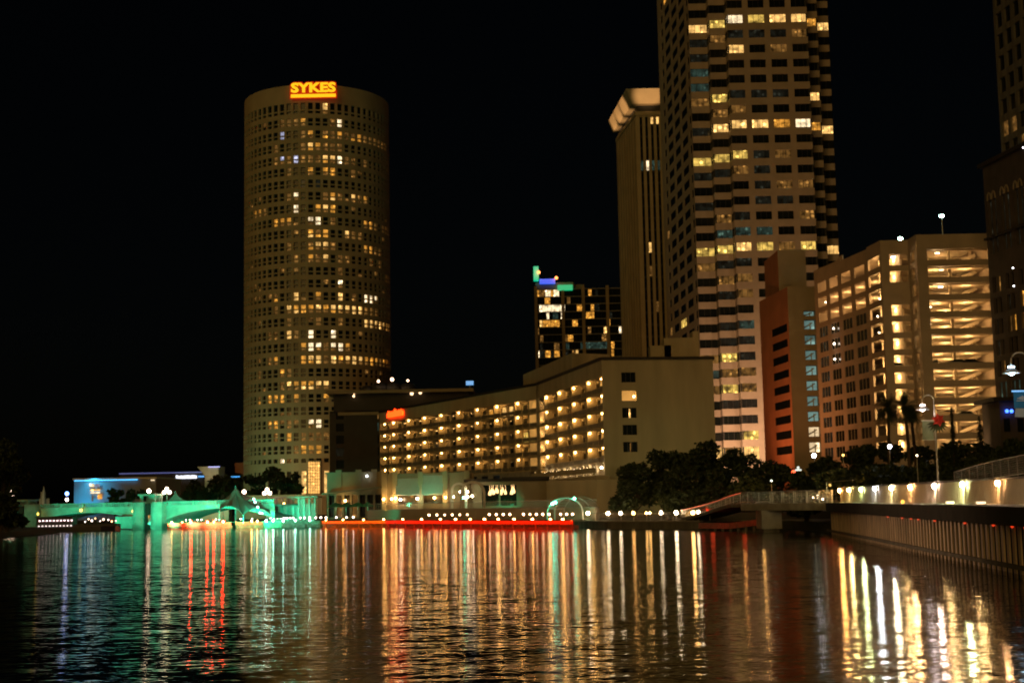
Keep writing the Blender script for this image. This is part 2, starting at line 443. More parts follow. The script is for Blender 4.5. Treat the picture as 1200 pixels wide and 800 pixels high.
# tall lit lobby screen of small panes
sc = MB(); fr = MB()
for q in range(5):
    for r_ in range(11):
        p0 = W(361.3+q*2.75, 541+r_*3.4, TY-TR-.9); p1 = W(361.3+q*2.75+2.2, 541+r_*3.4+2.8, TY-TR-.9)
        sc.face([(p0.x, p0.y, p1.z), (p1.x, p0.y, p1.z), (p1.x, p0.y, p0.z), (p0.x, p0.y, p0.z)])
a = W(360.2, 539.6, TY-TR-.8); c2 = W(376, 579, TY-TR-.8)
fr.box(a.x, c2.x, a.y+.0, a.y+3.5, 1.2, a.z)
fr.build('lobby_frame', M['beige'], root)
sc.build('lobby_screen', room_mat('lobby_glow', (1, .50, .12), 1.3, .35), root)
cn = MB()
a = W(372, 574, TY-TR-6)
cn.box(a.x-9, a.x+8, a.y, a.y+6, 7.0, 7.6)
for k in range(6): cn.box(a.x-8.6+k*3.2, a.x-8.2+k*3.2, a.y+.3, a.y+.7, 1.2, 7)
cn.build('entrance_canopy', M['beige'], root)

# sign: red edged yellow lettering with a bar
def text(body, size, extr, off, mat, loc, parent, name, w=None, rot=(PI/2, 0, 0), align='CENTER', shear=0):
    cu = bpy.data.curves.new(name, 'FONT'); cu.body = body; cu.size = size; cu.extrude = extr; cu.offset = off; cu.align_x = align; cu.shear = shear
    cu.resolution_u = 3
    o = bpy.data.objects.new(name, cu); COL.objects.link(o); o.data.materials.append(mat)
    me = bpy.data.meshes.new_from_object(o); bpy.data.objects.remove(o)
    xs = [v.co.x for v in me.vertices]; k = (w/(max(xs)-min(xs))) if w else 1
    for v in me.vertices: v.co.x *= k
    o = bpy.data.objects.new(name, me); COL.objects.link(o); o.location = loc; o.rotation_euler = rot
    if parent is not None: o.parent = parent; o.location = Vector(loc)-parent.location
    return o
SY = TY-TR-.9
sgl = W(341, 108.6, SY); sgr = W(393.5, 97.2, SY)
scx = (sgl.x+sgr.x)/2
root = thing('rooftop_sign', 'glowing yellow and red SYKES lettering over a yellow bar on the round tower', 'sign', (scx, SY, sgl.z))
YG = lamp_mat('sign_yellow', (1, .50, .010), 1.3); RG = lamp_mat('sign_red', (1, .025, .001), .48)
for m_ in (YG, RG): m_.node_tree.nodes['Principled BSDF'].inputs['Base Color'].default_value = (.05, .01, .01, 1)
for m_ in (YG, RG): m_.cycles.emission_sampling = 'NONE'
hh = sgr.z-sgl.z
text('SYKES', hh/.70, .12, .17, YG, (scx, SY-.35, sgl.z), root, 'lettering', sgr.x-sgl.x)
text('SYKES', hh/.70, .10, .55, RG, (scx, SY, sgl.z), root, 'red_edging', (sgr.x-sgl.x)*1.05)
b = MB(); b.box(sgl.x, sgr.x, SY-.45, SY-.25, W(367, 114.5, SY).z, W(367, 110.8, SY).z); b.build('bar', YG, root)
b = MB(); b.box(sgl.x-.35, sgr.x+.35, SY-.12, SY+.1, W(367, 115.7, SY).z, sgl.z+.5)
for k in range(7):
    x_ = sgl.x+(sgr.x-sgl.x)*k/6
b.build('red_backing', RG, root)

# ================================================================== stepped granite tower
Y0 = 345.
zA = W(868, 505.5, Y0).z; zB = W(888, 18.0, Y0).z
n = round((zB-zA)/3.85); fhN = (zB-zA)/n; print('stepped floors', n, fhN)
pyr = 60
pA = lambda px, Y: W(px, pyr, Y)
S = 3.5
fx = [pA(853, Y0).x, pA(947.5, Y0).x]
l2 = W(831.5, pyr+4, Y0+S).x; l1 = W(808.5, pyr+8, Y0+2*S).x
r1 = W(959.5, pyr+4, Y0+S).x; r2 = W(972.5, pyr+8, Y0+2*S).x; r3 = r2+2
back = W(771.5, 60, 396).x
root = thing('skyscraper', 'tall granite skyscraper with stepped corners, cut off by the top of the photo', 'tower', (fx[0], Y0, 1.2))
ZT = 168.
vs = [1.2, zA-fhN+.2]; kk = [None]
vs = [1.2]; vt = []
def vr(z, t): vs.append(z); vt.append(t)
vr(zA-fhN*2+.4, 's'); vr(zA-fhN*.95, 'L'); 
k = 0
top_z = zA
levels = []
z = zA-1.95
while z < ZT-6:
    vr(z, 's'); vr(z+2.12, k); levels.append(k); z += fhN; k += 1
vr(ZT, 's')
wall = MB(); lst = []
topk = n  # level index of the row at py 18..27
LN = {0: dict(s1='w', s2='y', s3='W', A='y', B='w', C='w', t1='a', t2='w'), 1: dict(s1='f', s2='d', s3='f', A='f', B='f', C='d'),
 2: dict(s1='f', s3='w', B='d'), 3: dict(s1='t'), 4: dict(s1='t'), 5: dict(s1='d', s2='y', s3='f', A='f', B='f', t1='w'),
 6: dict(s2='d', s3='d'), 7: dict(s1='f', s2='w', s3='w', A='w', B='a', C='W', t1='a', t2='w'), 8: {},
 9: dict(s1='y', s2='y', s3='y', A='f', B='d'), 10: dict(s1='f', s2='f', s3='d', A='f'), 11: dict(A='f', B='d', C='d'), 12: dict(s1='f', A='f', B='f'),
 13: dict(s2='d', s3='f', C='d'), 14: dict(s2='t', s3='t', A='t'), 15: dict(s1='y', s2='y', s3='w', A='y', B='d', C='y', t2='w'),
 16: dict(s1='d', s2='f', s3='f'), 17: dict(s2='d', s3='d'), 18: dict(s3='d', s2='f'), 19: {}, 20: dict(s2='f', s3='t', A='f'), 21: dict(s2='f', s3='f', A='d'),
 22: dict(s1='d', s2='y', s3='f'), 23: dict(s1='t', s2='d', s3='d', A='w'), 24: dict(s1='d', s2='y', s3='d', A='f'), 25: dict(s3='f', s2='f'), 26: dict(s3='f', A='f'), 27: dict(s3='y', A='d')}
def kindN(col, lev):
    return LN.get(topk-lev, {}).get(col, 'g' if rnd.random() < .6 else 'h') if isinstance(lev, int) else ('w' if lev == 'L' and rnd.random() < .6 else 'd')
def run(mp, us, names, wgt=1, dark=False):
    pl = cells(mp, us, vs, lambda i, j: names[i] is not None and (isinstance(vt[j], int) or vt[j] == 'L'), wall, .35, 0, 1 if dark else 0)
    for c, i, j, ce in pl:
        kd = kindN(names[i], vt[j]); px, py = PX(ce)
        lst.append((c, kd, wgt*((c[1]-c[0]).length)*(1 if -30 < py < 800 else .01)*(1.6 if kd not in 'gh' else 1)))
f = planar((fx[0], Y0), (fx[1], Y0)); L = f.L; wdt = 18.6/94.5*L; pr = (L-4*wdt)/3
run(f, [0, wdt, wdt+pr, 2*wdt+pr, 2*wdt+2*pr, 3*wdt+2*pr, 3*wdt+3*pr, L], ['s3', None, 'A', None, 'B', None, 'C'])
for (xa, xb, yy, nm) in ((l2, fx[0], Y0+S, 's2'), (l1, l2, Y0+2*S, 's1'), (fx[1], r1, Y0+S, 't1'), (r1, r2, Y0+2*S, 't2')):
    f = planar((xa, yy), (xb, yy)); run(f, [0, f.L], [nm], 1, True)
for (xx, ya, yb) in ((fx[0], Y0, Y0+S), (l2, Y0+S, Y0+2*S), (fx[1], Y0, Y0+S), (r1, Y0+S, Y0+2*S)):
    f = planar((xx, ya), (xx, yb), flip=(xx > fx[0]+1)); run(f, [0, f.L], ['side'], 1, True)
f = planar((l1, Y0+2*S), (back, 396)); L = f.L
us = [0, 1.2, 3.4, 6, 13.5, 16, 23.5, 26, 33.5, 36, 39, L]
sidelst = []
def kside(i, lev): return 'g' if rnd.random() < .96 else rnd.choice('ady')
pl = cells(f, us, vs, lambda i, j: i in (1, 3, 5, 7, 9) and isinstance(vt[j], int), wall, .10)
for c, i, j, ce in pl:
    px, py = PX(ce); sidelst.append((c, kside(i, j)))
# right flank, back and roof
wall.face([(r2, Y0+2*S, 1.2), (r2, 396, 1.2), (r2, 396, ZT), (r2, Y0+2*S, ZT)])
wall.face([(r2, 396, 1.2), (back, 396, 1.2), (back, 396, ZT), (r2, 396, ZT)])
wall.build('wall', [M['granite'], M['darkmet']], root)
sb = MB()
for c, k in sidelst: sb.face(c, WK.index(k))
sb.build('side_window_grid', [WM[k] for k in WK], root)['kind'] = 'stuff'
b = MB(); b.face([(x, y, ZT) for x, y in ((fx[0], Y0), (fx[1], Y0), (fx[1], Y0+S), (r1, Y0+S), (r1, Y0+2*S), (r2, Y0+2*S), (r2, 396), (back, 396), (l1, Y0+2*S), (l2, Y0+2*S), (l2, Y0+S), (fx[0], Y0+S))])
b.build('roof', M['granite'], root)
panes(lst, root, frame=M['darkmet'], nx=3)

# ================================================================== ribbed tower with a flared cornice
Yc = 450.
cx = W(745, 133, Yc).x; zb = W(745, 132, Yc).z
lx = W(722, 163, 484).x
root = thing('skyscraper', 'slim ribbed tower with a pale flared cornice, left of the stepped skyscraper', 'tower', (cx, Yc, 1.2))
wall = MB(); lst = []
f = planar((cx, Yc), (cx+36, Yc)); L = f.L
us = [0, 1.2]; nm = [None]
while us[-1] < L-3:
    us += [us[-1]+.87, us[-1]+.87+.95]; nm += ['o', None]
us.append(L); nm.append(None)
vs = [1.2]; z = 6.; vtt = []
while z < zb-3.9:
    vs.append(z); vtt.append('s'); vs.append(z+3.2); vtt.append('o'); z += 3.9
vs.append(zb); vtt.append('s')
# strips are continuous: glass column with thin dark spandrels
pl = cells(f, us, [1.2, 6, zb-1.5, zb], lambda i, j: nm[i] == 'o' and j == 1, wall, .7)
litset = {(136, 'a'): (764, 775), }
for c, i, j, ce in pl:
    u0 = us[i]; u1 = us[i+1]; z = 6.
    while z < zb-1.6:
        z1 = min(z+3.3, zb-1.5)
        cc = [f(u0, z, .68), f(u1, z, .68), f(u1, z1, .68), f(u0, z1, .68)]
        px, py = PX((cc[0]+cc[2])/2); kd = 'g'
        if 763 < px < 777 and 134 < py < 143: kd = 'w'
        elif 752 < px < 777 and (189 < py < 196 or 200 < py < 206): kd = 't' if rnd.random() < .7 else 'W'
        elif 752 < px < 766 and (213 < py < 221 or 279 < py < 287): kd = 'a'
        elif rnd.random() < .03: kd = rnd.choice('dadw')
        lst.append((cc, kd, 1+(kd != 'g')+py*.001)); 
        wall.face([f(u0, z1, .66), f(u1, z1, .66), f(u1, z+3.9, .66), f(u0, z+3.9, .66)], 1)
        z += 3.9
# left flank with shallow ribs, right flank and back
f2 = planar((lx, 484), (cx, Yc))
L2 = f2.L; k = 0; u = 0
wall.face([f2(0, 1.2, .3), f2(L2, 1.2, .3), f2(L2, zb, .3), f2(0, zb, .3)])
while u < L2-1:
    wall.face([f2(u, 1.2, 0), f2(u+3.4, 1.2, 0), f2(u+3.4, zb, 0), f2(u, zb, 0)])
    wall.face([f2(u, 1.2, 0), f2(u, zb, 0), f2(u, zb, .3), f2(u, 1.2, .3)])
    wall.face([f2(u+3.4, 1.2, 0), f2(u+3.4, 1.2, .3), f2(u+3.4, zb, .3), f2(u+3.4, zb, 0)])
    u += 4.25
wall.face([(lx, 484, 1.2), (cx+36, 484, 1.2), (cx+36, 484, zb), (lx, 484, zb)])
wall.face([(cx+36, Yc, 1.2), (cx+36, 484, 1.2), (cx+36, 484, zb), (cx+36, Yc, zb)])
wall.build('wall', [M['tower'], M['darkmet']], root)
panes(lst, root)
q1 = [(cx, Yc), (cx+36, Yc), (cx+36, 484), (lx, 484)]
def ring(o, z): return [Vector((cx-o*.8, Yc-o, z)), Vector((cx+36+o, Yc-o, z)), Vector((cx+36+o, 484+o*.2, z)), Vector((lx-o*.62, 484+o*.2, z))]
def loft(bm, a, b_):
    for i in range(4): bm.face([a[i], a[(i+1) % 4], b_[(i+1) % 4], b_[i]])
b = MB(); ra = ring(-.8, zb); rb = ring(-.8, zb+3.2); loft(b, ra, rb); b.face(rb); b.build('recessed_band', M['darkmet'], root)
zl = W(739, 121.5, Yc-2).z; zu = W(732, 103, Yc-5.4).z
b = MB(); r_a = ring(-.8, zl); r1_ = ring(1.6, zl); r2_ = ring(4.2, zu); r3_ = ring(0, zu); loft(b, r_a, r1_); loft(b, r1_, r2_); b.face(r2_)
b.build('cornice', M['tower'], root)
b = MB(); r1_ = ring(.35, zb-1.0); r2_ = ring(.35, zb+.25); loft(b, r1_, r2_); b.face(r2_); b.face(r1_); b.build('ledge', M['tower'], root)
for (x_, y_, tx, ty) in ((cx-14, 456, cx-3, 458), (cx-15, 466, cx-4.5, 468), (cx-16, 476, cx-6, 478), (cx+4, Yc-14, cx+4, Yc-3), (cx+14, Yc-14, cx+14, Yc-3), (cx+26, Yc-14, cx+26, Yc-3)):
    spot('cornice_floodlight', (x_, y_, zb-7), (tx, ty, zu-2), (1, .60, .27), 12000, 42)

# ================================================================== condominium tower with coloured crown
Yq = 600.
xl = W(629, 400, Yq).x; xr = W(730, 400, Yq).x+14; ztq = W(680, 338, Yq).z
root = thing('apartment_tower', 'distant glass apartment tower with green and blue glowing crown', 'tower', (xl, Yq, 1.2))
wall = MB(); f = planar((xl, Yq), (xr, Yq)); L = f.L
nb = [0]; ribs = [0, .245, .43, .65, .82, 1.0]
rib = MB(); slab = MB(); lst = []
z = 1.2; lev = 0
for q in range(5):
    u0, u1 = ribs[q]*L*.93, ribs[q+1]*L*.93
    rib.beam(f(u0, 1.2, -.5), f(u0, ztq+1, -.5), 1.3, 1.3, up=Vector((0, 1, 0)))
nf = int((ztq-1.2)/3.3)
for k in range(nf):
    z = ztq-3.3*(k+1)
    slab.beam(f(0, z+3.15, -.1), f(L, z+3.15, -.1), .6, .35)
    u = 0
    while u < L-1:
        wd = rnd.choice((1.2, 1.5, 2.4)); c = [f(u, z, .2), f(min(u+wd-.15, L), z, .2), f(min(u+wd-.15, L), z+2.9, .2), f(u, z+2.9, .2)]
        px, py = PX((c[0]+c[2])/2); kd = 'g'
        if rnd.random() < .17: kd = rnd.choice('adadwtddWaf')
        if py < 352 and px < 652: kd = rnd.choice('wWad')
        if 631 < px < 662 and 357 < py < 370: kd = 'W'
        if 638 < px < 655 and 375 < py < 384: kd = 'a'
        if 680 < px < 697 and 359 < py < 371: kd = 'a' if rnd.random() < .55 else 'g'
        if 680 < px < 712 and 401 < py < 409: kd = 't'
        if py > 420: kd = 'g'
        lst.append((c, kd, (kd not in 'gd')+1+(py < 430)))
        u += wd
wall.box(xl, xr, Yq+.4, Yq+26, 1.2, ztq-.1)
wall.build('wall', M['darkmet'], root); rib.build('rib', M['tower'], root); slab.build('floor_edges', M['conc'], root)
panes(lst, root)
sg = MB()
for (x0, x1, y0, y1) in ((638, 658, 360, 363), (636, 661, 364, 366)): pass
CR = lambda nm, col, s: (lambda m: (setattr(m.cycles, 'emission_sampling', 'NONE'), m)[1])(lamp_mat(nm, col, s))
for nm, x0, x1, y0, y1, mt, yy in (('green_crown_panel', 625.5, 631, 312, 328, CR('crown_green', (0, 1, .45), .55), -1), ('green_crown_panel', 653.5, 671, 333.5, 340, CR('crown_green2', (0, 1, .40), .45), -1.5),
        ('blue_crown_panel', 632.5, 650.5, 326.5, 332.5, CR('crown_blue', (.02, .12, 1), .9), -.5)):
    a = W(x0, y1, Yq+yy); c = W(x1, y0, Yq+yy); b = MB()
    b.box(a.x, c.x, Yq+yy, Yq+yy+4, a.z, c.z); b.build(nm, mt, root)
a = W(631, 338, Yq+2); c = W(672, 331, Yq+2); b = MB(); b.box(xl, c.x, Yq+1, Yq+14, ztq-.2, c.z)
a = W(672, 338, Yq+2); c = W(685, 333, Yq+2); b.box(a.x, c.x, Yq+4, Yq+16, ztq-.2, c.z+.3); b.build('penthouse', M['beige'], root)
b = MB()
for px, py in ((631.5, 319), (652, 325.5)):
    p = W(px, py, Yq-2); b.ball(p, .7)
b.build('warning_light', lamp_mat('warning_orange', (1, .25, .06), 4), root)

# ================================================================== dark mid-rise between round tower and hotel
Yd = 413.
a = W(386, 458, Yd); c = W(553, 452, Yd)
zt = a.z
root = thing('office_building', 'dark brown mid-rise building beside the base of the round tower', 'building', (a.x, Yd, 1.2))
wall = MB(); f = planar((a.x, Yd), (c.x, Yd)); L = f.L
us = [0]; nm = []
pos = [0, .045, .10, .125, .30, .335, .345, .38, .45, .49, .50, .54, .62, .66, .80, .84, 1.0]
us = [p*L for p in pos]; opn = {1, 5, 7, 9, 11, 13}
vs = [1.2]; vt2 = []; z = 4
while z < zt-8:
    vs += [z, z+2.4]; vt2 += ['s', 'o']; z += 3.6
vs += [zt-7.9+1.5]; vt2 += ['s']
zl = vs[-1]
pl = cells(f, us, vs, lambda i, j: i in opn and vt2[j] == 'o', wall, .4)
lst = []
for cc, i, j, ce in pl:
    px, py = PX(ce); kd = 'g'
    if 433 < px < 437.5 and (489 < py < 501): kd = 'w'
    if rnd.random() < .12: kd = rnd.choice('ffdt')
    lst.append((cc, kd, 1+(kd != 'g')))
lst = lst[:]
panes(lst, root)
wall.box(a.x, c.x, Yd+.45, Yd+22, 1.2, zl-.05); wall.build('wall', M['dark'], root)
b = MB(); b.box(a.x+1, c.x-1, Yd+2, Yd+21, zl, zt-.9); b.build('setback_floor', M['dark'], root)
b = MB(); b.box(a.x-1.0, c.x+.4, Yd-.6, Yd+22.5, zt-.9, zt); b.build('roof', M['beige'], root)
b = MB(); b.box(a.x+2.5, c.x-8, Yd-.35, Yd-.02, zl-.9, zl); b.build('ledge', M['beige'], root)
b = MB()
for (px, py, r_) in ((445, 445.5, 3.2), (461, 443, 2.9), (478, 446.5, 2.7), (430, 448, 2.2)):
    p = W(px, py+4, Yd+5); b.lathe([(r_, zt), (r_*.95, zt+r_*.4), (r_*.6, zt+r_*.75), (.01, zt+r_*.9)], (p.x, p.y, 0), 14)
b.build('roof_vents', M['darkmet'], root)
b = MB(); 
for px, py, r_ in ((443.5, 446.6, .42), (459.5, 444.5, .55), (478, 445.8, .36)):
    b.ball(W(px, py, Yd+.6), r_)
b.build('roof_light', lamp_mat('roof_lamp', (1, .62, .38), 6), root)
b = MB()
for px, py, r_ in ((482.5, 461, .5), (492.5, 459.6, .5), (414.5, 464, .35), (415, 460.5, .3)): b.ball(W(px, py, Yd+.6), r_)
b.build('terrace_light', lamp_mat('terrace_lamp', (1, .62, .32), 3.5), root)
p = W(550.5, 449, Yd+1)
root2 = thing('rooftop_sign', 'small blue box sign on the dark mid-rise roof corner', 'sign', p)
b = MB(); b.box(p.x-1.1, p.x+1.1, p.y-.4, p.y+.4, p.z-.5, p.z+.7); b.build('light_box', CR('sign_blue', (.15, .5, 1), .8), root2)
b = MB(); b.beam((p.x, p.y, zt-.2), (p.x, p.y, p.z-.5), .2, .2); b.build('post', M['steel'], root2)
# ================================================================== riverside hotel
C_ = W(705, 421, 257); B_ = W(628, 452, 311); A_ = W(445, 486, 395); D_ = W(835, 419, 259.5)
ZR = C_.z; FH = 3.2; ZL = 26.5
root = thing('hotel', 'curved cream riverside hotel with five floors of lamp-lit balconies', 'hotel', (C_.x, C_.y, 1.2))
floors = [ZL+.5-FH*k for k in range(6)]   # slab undersides; the lamp hangs just under each
wall = MB(); sl_ = MB(); lst = []; DEP = 1.9
lampspots = []
def balconies(p0, p1, divs, lampat, litbay, doors=3):
    f = planar(p0, p1); L = f.L
    for k in range(5):
        z1 = ZL+.45-FH*k; z0 = z1-FH
        # slab
        rails = MB()
        wall.face([f(0, z0-.30, 0), f(L, z0-.30, 0), f(L, z0+.06, 0), f(0, z0+.06, 0)])
        wall.face([f(0, z0, 0), f(L, z0, 0), f(L, z0, DEP), f(0, z0, DEP)])
        wall.face([f(0, z0-.22, 0), f(L, z0-.22, 0), f(L, z0-.22, DEP), f(0, z0-.22, DEP)])
        # back wall with doors
        us = [0]; nm = []
        for a, b_ in zip(divs[:-1], divs[1:]):
            w_ = (b_-a)*L; n_ = doors if w_ > 6 else 1
            for q in range(n_):
                c0 = a*L+w_*q/n_; us += [c0+w_/n_*.18, c0+w_/n_*.78]; nm += [None, 'o']
        us.append(L); nm.append(None)
        vs_ = [z0, z0+.05, z0+2.35, z1-.22]
        g = lambda u, v, d: f(u, v, d+DEP)
        pl = cells(g, us, vs_, lambda i, j: nm[i] == 'o' and j == 1, wall, .15)
        for c, i, j, ce in pl:
            kd = 'g' if rnd.random() < .88 else rnd.choice('dfad')
            u = us[i]/L
            if (k, round(u, 1)) in litbay: kd = litbay[(k, round(u, 1))]
            lst.append((c, kd, 1+(kd != 'g')))
        # dividing fins
        for d in divs:
            a = f(d*L, z0, -.0); b2_ = f(d*L, z0, DEP)
            wall.beam(f(d*L, (z0+z1)/2-.1, 0), f(d*L, (z0+z1)/2-.1, DEP), .22, FH-.24)
        # balcony parapets, a rail on top
        for a, b_ in zip(divs[:-1], divs[1:]):
            n_ = doors if (b_-a)*L > 6 else 1
            for q in range(n_):
                u0 = (a+(b_-a)*q/n_)*L+.18; u1 = (a+(b_-a)*(q+1)/n_)*L-.18
                rails.beam(f(u0, z0+.52, .05), f(u1, z0+.52, .05), .06, .78, 0)
                rails.beam(f(u0, z0+1.0, .05), f(u1, z0+1.0, .05), .07, .06, 1)
                u = u0
        rails.build('balcony_railing', [M['rail_dark'], M['hotel_white']], root)
        for u in lampat:
            lampspots.append((f(u*L, z1-.62, .35), k))
    # parapet band
    zt_ = ZL+.45
    wall.face([f(0, zt_-.22, 0), f(L, zt_-.22, 0), f(L, ZR, 0), f(0, ZR, 0)])
    wall.face([f(0, zt_-.22, 0), f(L, zt_-.22, 0), f(L, zt_-.22, DEP), f(0, zt_-.22, DEP)])
    return f
rails = MB()
# right wing: C (near) .. B
fR = balconies(B_, C_, [0.14, .36, .58, .79, 1.0], [.155, .37, .59, .80, .97], {})
fL = balconies(A_, B_, [0, .09]+[.09+.1138*k for k in range(1, 9)], [.03, .10]+[.10+.1138*k for k in range(1, 8)], {(0, .8): 'w', (2, .9): 'y'})
# lit stair shafts at the bend
LITP = surf('lit_stair_panel', (.72, .60, .36), .8, .06, .6)
core = MB(); cglow = MB()
zb_ = ZL+.45-FH*5
f = fR; L = f.L
core.beam(f(.0, (zb_+ZR)/2, .3), f(.045*L, (zb_+ZR)/2, .3), .6, ZR-zb_)
core.beam(f(.135*L, (zb_+ZR)/2, .3), f(.145*L, (zb_+ZR)/2, .3), .6, ZR-zb_)
core.build('stair_pier', M['hotel_white'], root)
PANG = room_mat('curtained_landing', (1, .47, .10), .5, .2, .5)
SHG = M['glass2']
pn = 0
for k in range(5):
    z1 = ZL+.2-FH*k; z0 = z1-FH+.35
    def pan(f, u0, u1, za, zb2, mt, d=.12, nm='landing_window'):
        b = MB(); b.face([f(u0*f.L, za, d), f(u1*f.L, za, d), f(u1*f.L, zb2, d), f(u0*f.L, zb2, d)]); b.build(nm, mt, root)
    pan(fL, .962, .996, z0+.35, z1-.2, PANG)
    if k > 0: pan(fR, .05, .13, z0+.5, z1+.25, PANG)
    else: pan(fR, .05, .13, z0-.3, z1+1.2, SHG)
    pan(fR, .955, .985, z0+1.2, z1-.05, PANG, .3)
pan(fR, .05, .13, zb_-1.3, zb_+.2, PANG)
# end wall facing the camera
f = planar(C_, D_); L = f.L
u0 = (736-14-705)/130*L*1.02; u0 = L*.172; u1 = L*.300
vs_ = [1.2]; 
wz = [W(737, y, 258).z for y in (529.5, 509.5, 489.5, 469.5, 448)]
for z in wz: vs_ += [z, z+1.85]
vs_.append(ZR)
pl = cells(f, [0, u0, u1, L], vs_, lambda i, j: i == 1 and j % 2 == 1, wall, .35)
ks = ['f', 'g', 'd', 'w', 'g']
ew = []
for n_, (c, i, j, ce) in enumerate(pl):
    b = MB(); ux = c[1]-c[0]; vz = c[3]-c[0]
    k = ks[n_]
    if k == 'w':
        b.face(c, 0); b.build('window', [room_mat('corridor_glow', (1, .46, .10), .85, .25, .4)], root)
        lampspots.append((c[0]+ux*.86+vz*.42+Vector((0, -.2, 0)), 9))
    else:
        b.face(c, 0)
        for q in (.33, .66): b.beam(c[0]+ux*q+Vector((0, -.08, 0)), c[0]+ux*q+vz+Vector((0, -.08, 0)), .12, .1, 1, up=Vector((0, 1, 0)))
        if k in 'df' or n_ == 2:
            s_ = c[0]+ux*.47+Vector((0, -.03, 0)); b.face([s_, s_+ux*(.08 if n_ != 2 else .12), s_+ux*.1+vz*.9, s_+ux*.02+vz*.9], 2)
        b.build('window', [M['glass2'], M['darkmet'], W_WARM if n_ == 2 else W_DIM], root)
# closed faces: roof, far flank, base under the balconies
BACK = [(D_.x+1, D_.y+18), (B_.x+22, B_.y+16), (A_.x+14, A_.y+18)]
roofpoly = [(C_.x, C_.y), (D_.x, D_.y)]+BACK+[(A_.x, A_.y), (B_.x, B_.y)]
wall.face([(p[0], p[1], ZR) for p in roofpoly])
for p, q in zip(roofpoly[1:-2], roofpoly[2:-1]): wall.face([(p[0], p[1], 1.2), (q[0], q[1], 1.2), (q[0], q[1], ZR), (p[0], p[1], ZR)])
for p0, p1 in ((B_, C_), (A_, B_)):
    f_ = planar(p0, p1)
    wall.face([f_(0, 1.2, .2), f_(f_.L, 1.2, .2), f_(f_.L, zb_-.2, .2), f_(0, zb_-.2, .2)])
wall.build('wall', M['hotel'], root)
par = MB()
rp = roofpoly
for i in range(len(rp)):
    p, q = Vector((*rp[i], ZR+.15)), Vector((*rp[(i+1) % len(rp)], ZR+.15)); par.beam(p, q, .7, .5)
par.build('roof_coping', M['dark'], root)
panes(lst, root)
# penthouses on the roof
b = MB()
a = W(613, 433, 330); c = W(687, 419, 285)
b.prism([(a.x, 331), (c.x-3, 284), (c.x+5, 288), (a.x+10, 337)], ZR, W(640, 431, 315).z)
b.build('penthouse', M['hotel'], root)
b = MB(); a = W(778, 396, 268); c = W(812, 389, 268); b.box(a.x, c.x, 268, 273, ZR, a.z); b.box(c.x, c.x+1.2, 268.5, 273, ZR, a.z+1.3)
a = W(762, 405, 268); b.box(a.x, a.x+4, 268, 272, ZR, a.z); b.build('lift_housing', M['hotel'], root)
# balcony lamps
lb = MB()
for p, k in lampspots:
    b = MB(); b.ball(p, .19, n=8, k=6)
    b.build('balcony_lamp', BULB, root)
# lit terrace under the balconies of the right wing
f = fR; L = f.L
tz = zb_-.25
ter = MB()
def tp(u, v, d): return f(u, v, d)
for (u0, u1, z0, z1, d0, d1) in ((.06*L, L+2.5, tz-2.9, tz-2.2, -2.4, .2),):
    for z in (z0, z1): ter.face([tp(u0, z, d0), tp(u1, z, d0), tp(u1, z, d1), tp(u0, z, d1)])
    for d in (d0, d1): ter.face([tp(u0, z0, d), tp(u1, z0, d), tp(u1, z1, d), tp(u0, z1, d)])
    for u in (u0, u1): ter.face([tp(u, z0, d0), tp(u, z1, d0), tp(u, z1, d1), tp(u, z0, d1)])
for q in range(9):
    u = .12*L+q*(.88*L/8)
    ter.beam(tp(u, tz-2.2, -2.1), tp(u, tz-.3, -2.1), .25, .25)
    ter.beam(tp(u, tz-3.5, -2.1), tp(u, tz-2.9, -2.1), .5, .9)
ter.beam(tp(.06*L, tz-1.2, -2.25), tp(L+2.4, tz-1.2, -2.25), .06, 1.0)
ter.build('terrace', M['hotel_white'], root)
for q in range(10):
    p = tp(.16*L+q*(.83*L/9), tz-.75, -.4)
    b = MB(); b.ball(p, .24, n=8, k=6); b.build('terrace_lamp', BULBW, root)
# grey service floor under the left wing
f = fL; L = f.L
sv = MB(); pl = cells(lambda u, v, d: f(u, v, d-1.2), [L*x for x in (.42, .60, .635, .66, .695, .72, .76, .785, .825, .99)], [tz-3.0, tz-1.9, tz-.5, tz-.1], lambda i, j: i in (1, 3, 5, 7) and j == 1, sv, .2)
sv.face([f(.42*L, tz-.1, -1.2), f(.99*L, tz-.1, -1.2), f(.99*L, tz-.1, .3), f(.42*L, tz-.1, .3)])
sv.build('service_floor', M['steel'] if False else M['conc'], root)
for c, i, j, ce in pl: q = MB(); q.face(c); q.build('service_window', M['glass'], root)

# hotel sign, a backlit script-shaped panel whose letters cannot be read
a = W(459, 487, 388.4); c = W(481, 478, 380)
f = fL
ua = (Vector((a.x, a.y, 0))-f.a).dot(f.d); uc = (Vector((c.x, c.y, 0))-f.a).dot(f.d)
ua = .068*f.L; uc = .190*f.L
root = thing('hotel_sign', 'small glowing orange sign at the left end of the hotel parapet', 'sign', f(ua, ZR-2.0, -.4))
b = MB(); out = []
N_ = 24
topz = [0, .55, .8, .75, .6, .55, .6, .7, .62, .55, .66, .8, .95, .9, .7, .6, .62, .7, .74, .7, .72, .8, .72, .5, 0]
for i in range(N_):
    u0, u1 = ua+(uc-ua)*i/N_, ua+(uc-ua)*(i+1)/N_
    z0 = ZR-1.9; za = z0+2.3*max(.5, topz[i])*1.0; zb2 = z0+2.3*max(.5, topz[i+1])
    for d in (-.45, -.2): b.face([f(u0, z0, d), f(u1, z0, d), f(u1, zb2, d), f(u0, za, d)])
    b.face([f(u0, za, -.45), f(u1, zb2, -.45), f(u1, zb2, -.2), f(u0, za, -.2)])
b.build('lettering', lamp_mat('hotel_sign_orange', (1, .026, .001), 7), root)

